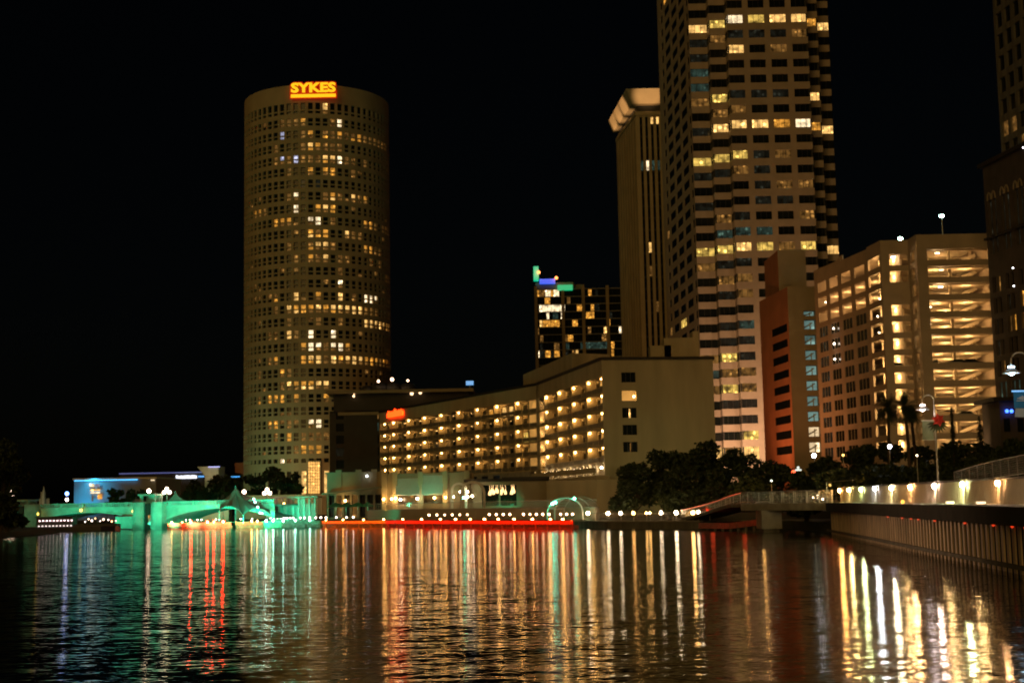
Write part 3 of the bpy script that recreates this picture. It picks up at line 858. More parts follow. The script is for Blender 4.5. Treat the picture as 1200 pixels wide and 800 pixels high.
# ================================================================== orange stair building
Ys = 290.
co = W(922.5, 336, Ys); le = W(897.5, 345, 306); ri = W(957, 335, Ys)
zt = co.z; zt2 = W(912, 292, 296).z
root = thing('stair_building', 'narrow orange stair building with black openings in front of the granite skyscraper', 'building', (co.x, Ys, 1.2))
wall = MB(); lst = []
f = planar((le.x, 306), (co.x, Ys)); L = f.L
rows = [W(918, y, Ys+2).z for y in (531.5, 510.8, 493.5, 476.5, 459.5, 442, 425, 407.5, 388.5)]
vs = [1.2]; 
fhs = (rows[-1]-rows[0])/8
for k in range(9): vs += [rows[0]+fhs*k, rows[0]+fhs*k+1.7]
vs.append(zt)
pl = cells(f, [0, L*.20, L*.92, L], vs, lambda i, j: i == 1 and j % 2 == 1, wall, .12)
for c, i, j, ce in pl:
    q = MB(); q.face(c); q.build('window', M['glass'], root)
wall.face([f(-5.5, 1.2, 0), f(0, 1.2, 0), f(0, zt, 0), f(-5.5, zt, 0)])
wall.build('side_wall', M['brick'], root)
wall = MB()
f = planar((co.x, Ys), (ri.x, Ys)); L = f.L
sl0 = (940.5-922.5)/34.5*L; sl1 = L*.93
vs = [1.2]; 
for k in range(9): vs += [rows[0]+fhs*k+.2, rows[0]+fhs*k+2.2]
vs += [rows[0]+fhs*9-.2, rows[0]+fhs*9+.9, zt]
pl = cells(f, [0, sl0, sl1, L], vs, lambda i, j: i == 1 and (j % 2 == 1), wall, 2.2)
STG = room_mat('stairwell_glow', (.5, .85, .75), .22, .6, .5); STW = room_mat('stairwell_warm', (1, .72, .4), .8, .5, .5)
for n_, (c, i, j, ce) in enumerate(pl):
    q = MB(); q.face(c, 0)
    ux = c[1]-c[0]; vz = c[3]-c[0]; fo = Vector((0, -.5, 0))
    q.build('stair_window', STW if n_ < 2 else STG, root); q = MB()
    q.beam(c[0]+fo+vz*.15, c[0]+ux*.8+fo+vz*.75, .3, .25, 1); q.beam(c[0]+ux*.62+fo, c[0]+ux*.62+vz*.8+fo, .2, .2, 1)
    q.beam(c[0]+fo+vz*.42, c[1]+fo+vz*.42, .06, .06, 1)
    q.build('stair_flight', [M['white'], M['white']], root)
b = MB()
for k in range(9): z = rows[0]+fhs*k-.35; b.beam(f(sl0, z, .3), f(sl1, z, .3), .2, .8)
b.build('spandrel_panels', M['dark'], root)
wall.box(co.x+.05, ri.x-.05, Ys+2.3, Ys+15, 1.2, zt-.05)
wall.build('front_wall', M['beige'], root)
a = W(895.3, 302, 312); m_ = W(911, 292, 297); r_ = W(943.5, 292, 297)
wall = MB(); f = planar((a.x, 312), (m_.x, 297)); wall.face([f(0, 1.2, 0), f(f.L, 1.2, 0), f(f.L, zt2, 0), f(0, zt2, 0)]); wall.build('tower_side', M['brick'], root)
wall = MB(); wall.face([(m_.x, 297, 1.2), (r_.x, 297, 1.2), (r_.x, 297, zt2), (m_.x, 297, zt2)]); wall.face([(r_.x, 297, 1.2), (r_.x, 312, 1.2), (r_.x, 312, zt2), (r_.x, 297, zt2)])
wall.face([(m_.x, 297, zt2), (r_.x, 297, zt2), (r_.x, 312, zt2), (a.x, 312, zt2)])
wall.box(m_.x+.8, m_.x+2.6, 296.75, 296.99, zt+1.4, zt+1.9); wall.build('tower_front', M['garage'], root)

# ================================================================== parking garage
Yg = 245.
g0 = W(1073, 275, Yg); g1 = W(1163, 275, Yg); ZG = g0.z
s0 = W(1063.5, 282, Yg+5); s1 = W(1031, 282, Yg+5)
n0 = W(1015, 289, 257); n1 = W(1015, 291, 259); e1 = W(953.5, 318, 285)
root = thing('parking_garage', 'tall parking garage with glowing open decks and car ramps, right of the stair building', 'garage', (g0.x, Yg, 1.2))
ztop = W(1120, 291, Yg).z; zbot = W(1120, 504.5, Yg).z   # top edge of the first and eleventh openings
FG = (ztop-W(1120, 493, Yg).z)/10
OH = 2.0
lev = [ztop-OH-FG*k for k in range(12)]   # sill heights
GV = [1.2]
for z in reversed(lev): GV += [z, z+OH]
GV.append(ZG); nl = len(lev)
isop = lambda j: j % 2 == 1
lvl = lambda j: nl-1-(j-1)//2
wall = MB()
f = planar((g0.x, Yg), (g1.x, Yg)); L = f.L
cells(f, [0, L*.135, L*.945, L], GV, lambda i, j: i == 1 and isop(j), wall, .5)
fF = f
# return and recessed bay
wall.face([(g0.x, Yg, 1.2), (s0.x, s0.y, 1.2), (s0.x, s0.y, ZG), (g0.x, Yg, ZG)]) if False else None
f = planar((s0.x, s0.y), (g0.x-.05, Yg+.05)); fQ = f; L = f.L
cells(f, [0, L*.25, L*.75, L], GV, lambda i, j: i == 1 and isop(j), wall, .3)
f = planar((s1.x, s1.y), (s0.x, s0.y)); L = f.L; fS = f
cells(f, [0, L*.30, L*.98, L], GV, lambda i, j: i == 1 and isop(j) and lvl(j) != 2, wall, .5)
f = planar((n0.x, n0.y), (s1.x, s1.y)); L = f.L; fN = f
cells(f, [0, L*.06, L*.90, L], GV, lambda i, j: i == 1 and isop(j), wall, .4)
wall.face([(n0.x, n0.y, 1.2), (n1.x, n1.y, 1.2), (n1.x, n1.y, ZG), (n0.x, n0.y, ZG)])
f = planar((e1.x, e1.y), (n1.x, n1.y)); L = f.L; fE = f
pos = [0, .07, .235, .30, .46, .53, .70, .77, .95, 1]
zsplit = lev[3]+OH+.35
pl = cells(f, [p*L for p in pos], [zsplit]+[v for v in GV if v > zsplit], lambda i, j: i % 2 == 1 and j % 2 == 1, wall, .18)
# offices below: real windows
pl = []
wall2 = MB()
for q in range(0, 9):
    u0, u1 = pos[q]*L, pos[q+1]*L
# rebuild lower eight levels of that face on a skin 4 cm proud, with glazed openings
vs2 = [1.2]+[v for v in GV[1:] if v < zsplit]+[zsplit]
fo = lambda u, v, d: f(u, v, d-.04)
pl = cells(fo, [p*L for p in pos], vs2, lambda i, j: i % 2 == 1 and j % 2 == 1, wall2, .14)
n_ = 0
for c, i, j, ce in pl:
    q = MB(); q.face(c, 0); ux = c[1]-c[0]; vz = c[3]-c[0]
    for t_ in (.33, .66): q.beam(c[0]+ux*t_+f.n*.05, c[0]+ux*t_+vz+f.n*.05, .12, .1, 1, up=f.n)
    mt = WM['g' if rnd.random() < .5 else 'h'] if i > 1 else WM['f']
    q.build('office_window', [mt, M['garage']], root)
    if i == 3 and lvl(j) in (3, 4, 5): 
        q = MB(); q.ball(ce+f.n*.5-vz*.05, .2); q.build('office_lamp', lamp_mat('office_lamp', (1, .8, .6), 12), root)
wall2.build('office_wall', M['garage'], root)
wall.face([(g1.x, Yg, 1.2), (g1.x, Yg+38, 1.2), (g1.x, Yg+38, ZG), (g1.x, Yg, ZG)])
wall.face([(g1.x, Yg+38, 1.2), (e1.x, e1.y, 1.2), (e1.x, e1.y, ZG), (g1.x, Yg+38, ZG)])
# stepped parapet on the left face
wall.build('wall', M['garage'], root)
b = MB()
for u0, u1, h_ in ((.0, .46, .0), (.46, .56, .5),): b.beam(fE(u0*L, ZG+.15, .2), fE(u1*L, ZG+.15+h_, .2), .4, .3+h_)
b.build('parapet', M['garage'], root)
# decks, ramps, columns
deck = MB(); ramp = MB(); colm = MB()
inner = [(g0.x+.55, Yg+.55), (g1.x-.1, Yg+.55), (g1.x-.1, Yg+37.9), (e1.x+1, e1.y-.6), (n1.x+.9, n1.y+.6), (s1.x+.7, s1.y+.7), (s0.x+.2, s0.y+.6)]
for k in range(nl+1):
    z = (lev[k]-1.0) if k < nl else None
    if z: deck.prism(inner, z, z+.28)
deck.prism(inner, ZG-1.2, ZG-.9)
x0, x1 = g0.x+4.5, g1.x-1.2
for k in range(nl):
    zf = lev[k]-.72
    # sloping ramps seen edge-on: a parapet that climbs across the bay, a second one behind
    xm = g0.x+3; xe = g1.x-.8
    ramp.beam((xm+5, Yg+7.5, zf+.9), (xe, Yg+7.5, zf+2.7), .25, .55)
    ramp.beam((xm-2, Yg+15, zf+1.9), (xe-3, Yg+15, zf+.5), .25, .6)
    ramp.face([(xm+5, Yg+7.5, zf+.6), (xe, Yg+7.5, zf+2.5), (xe, Yg+13, zf+2.5), (xm+5, Yg+13, zf+.6)])
    for x_, y_ in ((g0.x+6.9, Yg+4), (g0.x+6.9, Yg+17), (g1.x-1.3, Yg+9), (s1.x+2.6, Yg+14)):
        pass
    for y_ in (Yg+2.2, Yg+11, Yg+19): deck.box(g0.x+.6, g1.x-.15, y_-.2, y_+.2, lev[k]+OH-.05, lev[k]+OH+.28)
    deck.box(s1.x+1.5, g1.x-.2, Yg+22, Yg+22.3, zf, zf+2.7)
    deck.box(s1.x+1.0, g0.x+.3, Yg+10.6, Yg+10.9, zf, zf+2.7)
    deck.face([fE(2, zf, 7), fE(L-1, zf, 7), fE(L-1, zf+2.7, 7), fE(2, zf+2.7, 7)])
    for (xx, yy, pw) in ((g0.x+4.5, Yg+5, 290), (g1.x-4, Yg+4.5, 290), (g0.x+9, Yg+15, 290), (s1.x+3, Yg+8, 300)):
        point('garage_light', (xx, yy, zf+2.1), (1, .58, .22), pw*(1.15 if k > 2 else .8), .15)
    p = fN(fN.L*.5, zf+2.0, 1.5); point('garage_light', p, (1, .58, .22), 330, .15); deck.face([fN(-1.5, zf, 3.4), fN(fN.L+.3, zf, 3.4), fN(fN.L+.3, zf+2.7, 3.4), fN(-1.5, zf+2.7, 3.4)])
    if k < 3:
        for t_ in (.15, .38, .62, .86): point('garage_light', fE(L*t_, zf+2.1, 3), (1, .56, .22), 170, .15)
    v_ = {0: (.30, 1), 2: (.32, 1), 3: (.16, .8), 4: (.14, 1), 5: (.13, 1), 7: (.12, .7), 1: (.34, .35)}.get(k)
    if v_:
        q = MB(); q.box(-.35, .35, -.12, .12, -.05, .05, M=Matrix.Translation(fF(fF.L*v_[0], lev[k]+(1.45 if k < 3 else .95), 1.4)))
        q.build('ceiling_lamp', lamp_mat('garage_fixture', (1, .74, .45), 22*v_[1]), root)
deck.build('decks', M['garage_in'], root); ramp.build('ramps', M['garage_in'], root)
for x_, y_ in ((g0.x+6.9, Yg+4), (g0.x+6.9, Yg+17), (g1.x-1.3, Yg+9), (s1.x+2.6, Yg+14)):
    q = MB(); q.box(x_-.22, x_+.22, y_-.3, y_+.3, 1.2, ZG-1.25); q.build('column', M['garage_in'], root)
q = MB(); q.box(-.35, .35, -.12, .12, -.06, .06, M=Matrix.Translation(fS(fS.L*.5, lev[0]+1.65, .9))); q.build('ceiling_lamp', lamp_mat('garage_fixture2', (1, .74, .5), 30), root)
for k, u in ((3, .25), (4, .3), (0, .7), (2, .45)):
    q = MB(); q.ball(fN(fN.L*u, lev[k]+.6, .9), .14); q.build('ceiling_lamp', lamp_mat('garage_fixture3', (1, .74, .45), 25), root)
q = MB(); q.ball(fE(L*.14, lev[1]+.9, .8), .14); q.build('ceiling_lamp', lamp_mat('garage_fixture4', (1, .74, .45), 25), root)

# cars on the garage decks
def make_car(paint, label, loc, rz, s=1.0):
    t = thing('parked_car', label, 'car', loc); t.rotation_euler = (0, 0, rz)
    b = MB(); prof = [(-2.2, .35), (-2.2, .8), (-1.5, .95), (-.9, 1.42), (.7, 1.45), (1.3, 1.0), (2.1, .85), (2.25, .4)]
    for side in (-1, 1): b.face([(x, .86*side, z) for x, z in prof][::side])
    for i in range(len(prof)):
        a_, c_ = prof[i], prof[(i+1) % len(prof)]
        b.face([(a_[0], -.86, a_[1]), (a_[0], .86, a_[1]), (c_[0], .86, c_[1]), (c_[0], -.86, c_[1])])
    o = b.build('body', paint); o.parent = t
    b = MB()
    for side in (-1, 1): b.face([(x, .875*side, z) for x, z in ((-1.2, .98), (-.8, 1.34), (.62, 1.36), (1.1, 1.0))])
    b.face([(-1.52, -.7, 1.0), (-1.52, .7, 1.0), (-.97, .7, 1.4), (-.97, -.7, 1.4)])
    o = b.build('windows', M['glass']); o.parent = t
    for x in (-1.4, 1.4):
        for y in (-.8, .8):
            b = MB(); b.tube([(x, y-.1, .33), (x, y+.1, .33)], .33, 12); o = b.build('wheel', M['darkmet']); o.parent = t
    return t
CARW = surf('white_car_paint', (.75, .75, .75), .3, .02, 1); CARD = surf('dark_car_paint', (.06, .06, .07), .3, .02, 1); CARS = surf('silver_car_paint', (.4, .4, .4), .3, .02, 1)
make_car(CARW, 'white car showing above the parapet left of the garage corner pier', (fS(fS.L*.45, lev[6]-.7, 1.7)), 0)
make_car(CARS, 'silver car behind the wide garage parapet, seventh deck from the top', (fF(fF.L*.50, lev[6]-.68, 2.2)), 0)
make_car(CARD, 'dark car parked right of the silver car in the garage', (fF(fF.L*.66, lev[6]-.68, 2.2)), 0)
make_car(CARD, 'dark car at the left end of a wide garage deck', (fF(fF.L*.20, lev[6]-.68, 3.2)), 1.4)
make_car(CARS, 'silver car low in the garage, tenth deck from the top', (fF(fF.L*.56, lev[9]-.68, 2.4)), PI)

# lamps on the garage roof
def roof_lamp(px, pytop, Y, label, ph=None):
    p = W(px, pytop, Y); t = thing('roof_lamp', label, 'lamp', (p.x, Y, ZG-.9))
    b = MB(); b.tube([(p.x, Y, ZG-.9), (p.x, Y, p.z)], [.12, .08]); b.build('pole', M['steel'], t)
    b = MB(); b.box(p.x-.5, p.x+.5, Y-.3, Y+.3, p.z-.02, p.z+.16); b.build('lamp_head', M['steel'], t)
    b = MB(); b.ball((p.x, Y, p.z-.16), .42, sz=.7); b.build('bulb', lamp_mat('mercury_lamp', (.55, 1, .85), 60), t)  # oversized bulb, its extra size stands in for lens glare
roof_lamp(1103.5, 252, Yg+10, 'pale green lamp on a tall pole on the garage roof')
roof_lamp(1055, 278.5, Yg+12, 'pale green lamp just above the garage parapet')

# ================================================================== building with arched windows, right edge
a = W(1151.5, 197, 235); bz = W(1199, 171.5, 221.5)
dx = Vector((bz.x-a.x, bz.y-a.y, 0)).normalized()
p1 = Vector((a.x, a.y, 0))+dx*30
ZA = a.z
root = thing('office_building', 'dark brown building with tall arched windows at the right edge', 'building', (a.x, a.y, 1.2))
f = planar((a.x, a.y), (p1.x, p1.y)); L = f.L
wall = MB(); lst = []
us = [0]; nm = []
u = 1.1
while u < L-3.4:
    us += [u, u+1.2, u+1.5, u+2.7]; nm += [None, 'o', None, 'o']; u += 4.4
us.append(L); nm.append(None)
vs = [1.2]; vt3 = []
z = 5.5
while z < ZA-20: vs += [z, z+2.6]; vt3 += ['s', 'o']; z += 3.55
zarch = z+3; 
vs += [zarch, ZA-6, ZA-4.2, ZA]; vt3 += ['s', 'A', 's', 's']
pl = cells(f, us, vs, lambda i, j: nm[i] == 'o' and vt3[j] in 'oA', wall, .5)
for c, i, j, ce in pl:
    px, py = PX(ce); kd = 'g'
    if 287 < py < 304 and px > 1172: kd = 'w'
    elif 338 < py < 352: kd = 'a'
    elif 367 < py < 378: kd = 'a'
    elif 410 < py < 424 and 1170 < px < 1182: kd = 'y'
    elif 440 < py < 460 and px > 1174: kd = 't'
    elif rnd.random() < .35: kd = rnd.choice('fhfd')
    if vt3[j] == 'A':
        # arched glazing: split into storeys
        kd = 'f'
    lst.append((c, kd, 1+(kd not in 'gh')))
for i in range(len(nm)):   # pointed arch heads over the tall openings
    if nm[i] == 'o':
        b = MB()
        for q in range(6):
            t0, t1 = PI*q/6, PI*(q+1)/6; um = (us[i]+us[i+1])/2; r_ = .62
            b.beam(f(um-r_*math.cos(t0), ZA-6+1.3*math.sin(t0), -.06), f(um-r_*math.cos(t1), ZA-6+1.3*math.sin(t1), -.06), .2, .22)
        b.build('arch_moulding', M['beige'], root)
wall.face([(a.x, a.y, 1.2), (a.x+28, a.y, 1.2), (a.x+28, a.y, ZA), (a.x, a.y, ZA)])
wall.build('wall', M['brownstone'], root)
b = MB(); b.prism([(a.x-.7, a.y+.7), (p1.x-.9, p1.y), (p1.x+28, p1.y), (a.x+28, a.y+.7)], ZA, ZA+.7); b.prism([(a.x-.4, a.y+.4), (p1.x-.5, p1.y), (p1.x+28, p1.y), (a.x+28, a.y+.4)], ZA-12.6, ZA-12.2)
b.build('roof', M['dark'], root)
panes(lst, root, frame=M['dark'], nx=2)
b = MB()
for px, py in ((1187, 314), (1188, 335), (1199, 173)): b.ball(W(px, py, 221), .13)
b.build('window_lamp', lamp_mat('window_lamp', (.9, .9, 1), 8), root)
# low annex with gabled cornice and blue lights
a2 = W(1171, 470, 212)
MAN = surf('annex_stone', (.09, .07, .055), .8, .2, .5)
root = thing('annex', 'low dark annex with two blue lights under the arched-window building', 'building', (a2.x, 212, 1.2))
b = MB(); b.box(a2.x, a2.x+14, 212, 220, 1.2, a2.z); b.build('wall', MAN, root)
b = MB(); b.box(a2.x-1.1, a2.x+14, 211.2, 220.5, a2.z, a2.z+.6); b.build('roof', M['dark'], root)
b = MB()
for px in (1180, 1185.5): b.ball(W(px, 481.5, 211.6), .28)
b.build('blue_lamp', lamp_mat('blue_lamp', (.03, .12, 1), 6), root)
b = MB()
for px in (1180, 1196): p = W(px, 497, 211.9); b.box(p.x-.45, p.x+.45, 211.86, 211.98, p.z-1.1, p.z+.9)
b.build('window', M['glass'], root)

# tall tower behind it
Yt = 262.
a = W(1166.5, 60, Yt); ZTT = W(1166, -60, Yt).z
root = thing('skyscraper', 'barely lit dark tower at the top right corner', 'tower', (a.x, Yt, 1.2))
d2 = Vector((.13, -.99, 0)).normalized()
p1 = Vector((a.x, Yt, 0))+d2*22+Vector((0, 0, 0))
f = planar((a.x, Yt), (p1.x, p1.y)); L = f.L
us = [0]; nm = []
u = .9
while u < L-2.5: us += [u, u+2.3]; nm += [None, 'o']; u += 3.3
us.append(L); nm.append(None)
vs = [1.2]; z = 50.
while z < ZTT-5: vs += [z, z+3.0]; z += 4.25
vs.append(ZTT)
wall = MB(); lst = []
pl = cells(f, us, vs, lambda i, j: nm[i] == 'o' and j % 2 == 1, wall, .4)
for c, i, j, ce in pl:
    px, py = PX(ce); kd = 'd' if (140 < py < 180 and rnd.random() < .5) else 'g'
    lst.append((c, kd, 1+(px < 1210)))
wall.face([(a.x, Yt, 1.2), (a.x+26, Yt, 1.2), (a.x+26, Yt, ZTT), (a.x, Yt, ZTT)])
wall.build('wall', M['concd'], root); panes(lst, root)
# ================================================================== quay, docks and their lights
def poly_wall(bm, pts, z0, z1, th=.3, m=0, off=0):
    for a, b_ in zip(pts[:-1], pts[1:]):
        A = Vector((a[0], a[1], (z0+z1)/2)); B = Vector((b_[0], b_[1], (z0+z1)/2)); bm.beam(A, B, th, z1-z0, m)
quay = [(24.6, 186), (13, 199.5), (10.5, 211.5), (-8, 239.5), (-30, 261.5), (-49.5, 274.5)]
root = thing('quay_wall', 'dark stained quay wall below the riverwalk lamps', 'wall', (13, 199, 0))
b = MB(); poly_wall(b, quay, -1, .95, .5); b.build('wall_face', M['concd'], root)
b = MB(); poly_wall(b, [(x-.05, y-.1) for x, y in quay], .95, 1.12, .9); b.build('coping', M['conc'], root)
b = MB(); b.face([(24.5, 185, 1.03), (13, 199, 1.03), (10.5, 211, 1.03), (-8, 239, 1.03), (-30, 261, 1.03), (-49, 274, 1.03), (-47, 280, 1.03), (-28, 267, 1.03), (-5, 245, 1.03), (14.5, 216, 1.03), (17, 203, 1.03), (28, 189, 1.03)])
tag(b.build('riverwalk', M['pave']), kind='structure')

RED = lamp_mat('red_rope_light', (1, .035, .004), 42); ORG = lamp_mat('orange_rope_light', (1, .18, .012), 22); GRN = lamp_mat('green_rope_light', (.01, .9, .38), 2.2)
REDD = surf('red_glow_tinted_board', (.55, .12, .06), .6, .25, 2); ORGD = surf('orange_glow_tinted_board', (.6, .3, .12), .6, .25, 2); GRND = surf('green_glow_tinted_board', (.2, .5, .36), .6, .25, 2)  # the glow of each rope light is tinted into its boards
def dock(px0, Ya, px1, Yb, label, glow, board, zt=1.25):
    a = GP(px0, Ya, zt); c = GP(px1, Yb, zt)
    root = thing('floating_dock', label, 'dock', ((a.x+c.x)/2, (Ya+Yb)/2, 0))
    d = Vector((c.x-a.x, c.y-a.y, 0)); L = d.length; d /= L; n = Vector((d.y, -d.x, 0))
    if n.y > 0: n = -n
    q = lambda u, dd, z: Vector((a.x, a.y, 0))+d*u+n*dd+Vector((0, 0, z))
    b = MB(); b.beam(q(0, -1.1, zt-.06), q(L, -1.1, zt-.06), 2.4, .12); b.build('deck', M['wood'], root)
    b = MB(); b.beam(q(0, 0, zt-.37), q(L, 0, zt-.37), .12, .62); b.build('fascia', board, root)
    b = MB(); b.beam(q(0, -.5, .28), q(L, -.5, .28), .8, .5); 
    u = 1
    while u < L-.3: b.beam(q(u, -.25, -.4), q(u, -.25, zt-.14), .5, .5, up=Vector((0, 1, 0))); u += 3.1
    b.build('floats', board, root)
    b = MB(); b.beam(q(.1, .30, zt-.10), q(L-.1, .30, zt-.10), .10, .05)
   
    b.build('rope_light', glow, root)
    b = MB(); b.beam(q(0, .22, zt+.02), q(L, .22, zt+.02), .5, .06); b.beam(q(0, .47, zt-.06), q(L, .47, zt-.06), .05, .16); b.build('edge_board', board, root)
    return q
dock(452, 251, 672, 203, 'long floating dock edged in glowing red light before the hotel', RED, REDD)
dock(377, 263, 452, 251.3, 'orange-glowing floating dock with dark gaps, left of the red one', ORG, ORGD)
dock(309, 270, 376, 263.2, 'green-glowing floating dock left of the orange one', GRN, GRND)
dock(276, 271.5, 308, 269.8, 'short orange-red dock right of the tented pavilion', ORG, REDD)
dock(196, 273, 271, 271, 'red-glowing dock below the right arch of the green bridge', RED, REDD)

def lampset(name, label, cat, pxs, Yf, z, bulb, r, group, stem=.9, base=None, wide=1.0):
    b = MB(); b.tube([(0, 0, -stem), (0, 0, -r*.9)], .05, 6, 0); b.tube([(0, 0, -r-.04), (0, 0, -r*.8)], r*.7, 8, 0)
    proto = b.build(name, M['steel'])
    b = MB(); b.ball((0, 0, 0), r, n=8, k=6, sz=1); bl = b.build('bulb', bulb, proto)
    for i, px in enumerate(pxs):
        Y = Yf(px); loc = (XA(px, Y, z), Y, z)
        o = proto if i == 0 else dup(proto, loc)
        o.location = loc
        tag(o, label.format(o=ordn(i)), cat, group)
    return proto
lerp = lambda xs, ys: (lambda x: next((ys[i]+(ys[i+1]-ys[i])*(x-xs[i])/(xs[i+1]-xs[i]) for i in range(len(xs)-1) if x <= xs[i+1]), ys[-1]))
Ydock = lerp([190, 376, 452, 672], [273.2, 263, 251, 203])
lampset('dock_lamp', 'small yellow-white dock edge light, {o} from the left on the red-glowing dock', 'lamp',
        [472, 494, 516, 533.8, 551, 567.7, 583.8, 602.3, 624, 645, 659.4], lambda p: Ydock(p)-.55, 1.36, BULBO, .17, 'lights along the docks', .2)
lampset('dock_lamp', 'small light on the orange dock, {o} from its left end', 'lamp', [382, 402, 426, 449.7], lambda p: Ydock(p)-.55, 1.36, BULBO, .16, 'lights along the docks', .2)
lampset('dock_lamp', 'pale light on the green dock, {o} from its left end', 'lamp', [312, 320, 332, 346, 363], lambda p: Ydock(p)-.6, 1.36, lamp_mat('mint_lamp_glow', (.45, 1, .75), 70), .16, 'lights along the docks', .2)
lampset('dock_lamp', 'red-orange light on the dock under the right bridge arch, {o} from the left', 'lamp', [224, 243, 250.6, 261.5], lambda p: Ydock(p)-.6, 1.36, BULBR, .24, 'lights along the docks', .2)
lampset('dock_lamp', 'amber light at the dock beside the bridge, {o} from the left', 'lamp', [201.5, 213.6, 295, 301.5], lambda p: Ydock(p)-.6, 1.36, BULBO, .14, 'lights along the docks', .2)
Yq2 = lerp([270, 410, 545, 650, 690], [283, 266.5, 244, 219, 211])
lampset('bollard_light', 'small pinkish globe light on a post behind the red dock, {o} from the left', 'lamp',
        [502.8, 512, 521, 530, 538.9, 547.6, 573.4, 581.6, 589.8, 597.5, 613.4, 621, 628.5, 636, 643.3, 657, 664, 671], lambda p: Yq2(p)+.5, 2.0, lamp_mat('pink_globe_glow', (1, .58, .30), 15), .18, 'globe lights on the riverwalk')
lampset('bollard_light', 'small white globe light behind the orange and green docks, {o} from the left', 'lamp',
        [317, 321, 325, 329, 332.5, 336, 340, 343.5, 352, 357, 363, 370, 376, 382, 394, 406, 414], lambda p: Yq2(p)+.5, 1.75, lamp_mat('white_globe_glow', (1, .8, .66), 11), .16, 'globe lights on the riverwalk')
lampset('bollard_light', 'tiny light under the right bridge arch, {o} from the left', 'lamp',
        [218, 222.5, 231.5, 236, 253, 257, 282, 295.5], lambda p: 280, 1.7, lamp_mat('small_globe_glow', (1, .85, .6), 9), .14, 'globe lights on the riverwalk')
# riverwalk lamps right of the trellis
rw = [(712.5, BULBW, .26, 'white'), (727.2, BULBW, .24, 'white'), (742.3, BULBO, .25, 'orange'), (757.5, BULB, .17, 'pinkish'), (761.5, BULB, .17, 'pinkish'), (774.6, BULBW, .26, 'white'), (792.3, BULBW, .26, 'white'), (812, BULB, .24, 'pinkish'), (818.3, BULBW, .2, 'white'), (831.8, BULBR, .2, 'red')]
Yr = lerp([690, 720, 800, 860], [203, 200, 190, 172])
for i, (px, bm_, r_, cn_) in enumerate(rw):
    Y = Yr(px)+1.2; z = 2.15 if px < 815 else 2.25; loc = Vector((XA(px, Y, z), Y, z))
    o = thing('riverwalk_lamp', f'{cn_} lamp on a short post by the dark oaks, {ordn(i)} from the left', 'lamp', loc, 'lamps on the riverwalk by the oaks')
    b = MB(); b.tube([loc-Vector((0, 0, 1.1)), loc-Vector((0, 0, .1))], .07, 6); b.lathe([(.36, .26), (.2, .42), (.03, .5)], loc, 8); b.build('post', M['steel'], o)
    b = MB(); b.ball(loc, r_, n=10, k=6); b.build('bulb', bm_, o)
# railing along that stretch
root = thing('riverwalk_railing', 'thin steel railing along the riverwalk under the oaks', 'railing', (14, 199, 1))
b = MB(); pts = [Vector((XA(px, Yr(px)+.3, 1.1), Yr(px)+.3, 1.1)) for px in range(690, 815, 6)]
for p, q in zip(pts[:-1], pts[1:]):
    for h in (.3, .6, 1.15): b.beam(p+Vector((0, 0, h)), q+Vector((0, 0, h)), .04, .04 if h < 1 else .07)
    for t in range(5): r_ = p.lerp(q, t/5); b.beam(r_, r_+Vector((0, 0, 1.15)), .03, .03)
b.build('rails', M['steel'], root)

# ================================================================== terrace wall and riverside buildings
def bx_px(name, root, px0, px1, Y, y0, y1, depth, mat, zb=None, kind=None):
    a = W(px0, y1, Y); c = W(px1, y0, Y)
    b = MB(); b.box(a.x, c.x, Y, Y+depth, a.z if zb is None else zb, c.z); return b.build(name, mat, root)
root = thing('terrace_wall', 'low brown terrace wall behind the globe lights', 'wall', GP(590, 244, 1))
b = MB(); pts = [(XA(px, Y, 2), Y) for px, Y in ((432, 270), (500, 259.5), (560, 250), (612, 238), (655, 226), (700, 212))]
poly_wall(b, pts, 1.0, 2.9, .5); b.build('wall_face', M['beige'], root)
b = MB(); poly_wall(b, pts, 2.9, 3.05, .7); b.build('coping', M['conc'], root)
root = thing('terrace_railing', 'long balustrade with thin posts on the hotel terrace', 'railing', GP(500, 262, 3))
b = MB()
p3 = [Vector((x, y+.2, 3.05)) for x, y in pts]
for p, q in zip(p3[:-1], p3[1:]):
    b.beam(p+Vector((0, 0, 1.1)), q+Vector((0, 0, 1.1)), .08, .08)
    n_ = int((q-p).length/.45)
    for t in range(n_): r_ = p.lerp(q, t/n_); b.beam(r_, r_+Vector((0, 0, 1.1)), .06, .04)
b.build('balusters', M['steel'], root)

# restaurant with dark windows and hanging lamps
Yb = 262.
a = W(553, 561, Yb); c = W(640, 561, Yb); zr = W(600, 563.5, Yb).z
root = thing('restaurant', 'low brown riverside restaurant with dark windows and hanging lamps', 'building', (a.x, Yb, 1.2))
f = planar((a.x, Yb), (c.x, Yb)); L = f.L
wall = MB(); ux = lambda px: (px-553)/87*L
z0 = W(580, 592.5, Yb).z; z1 = W(580, 568, Yb).z
pl = cells(f, [0, ux(564.5), ux(584), ux(586), ux(605), L], [1.2, z0, z1, zr], lambda i, j: i in (1, 3) and j == 1, wall, 1.6)
wall.build('front_wall', M['beige'], root)
for cc, i, j, ce in pl: q = MB(); q.face(cc); q.build('window', M['glass'], root)
b = MB(); b.box(a.x+.02, c.x-.02, Yb+1.7, Yb+13, 1.2, zr-.02); b.build('side_wall', M['beige'], root)
b = MB(); b.box(a.x-1.5, XA(588, Yb, zr), Yb-.5, Yb+13.5, zr, zr+.5); b.box(XA(588, Yb, zr)+.02, c.x+.6, Yb-.8, Yb+13.5, zr+.1, zr+.75); b.build('roof', M['dark'], root)
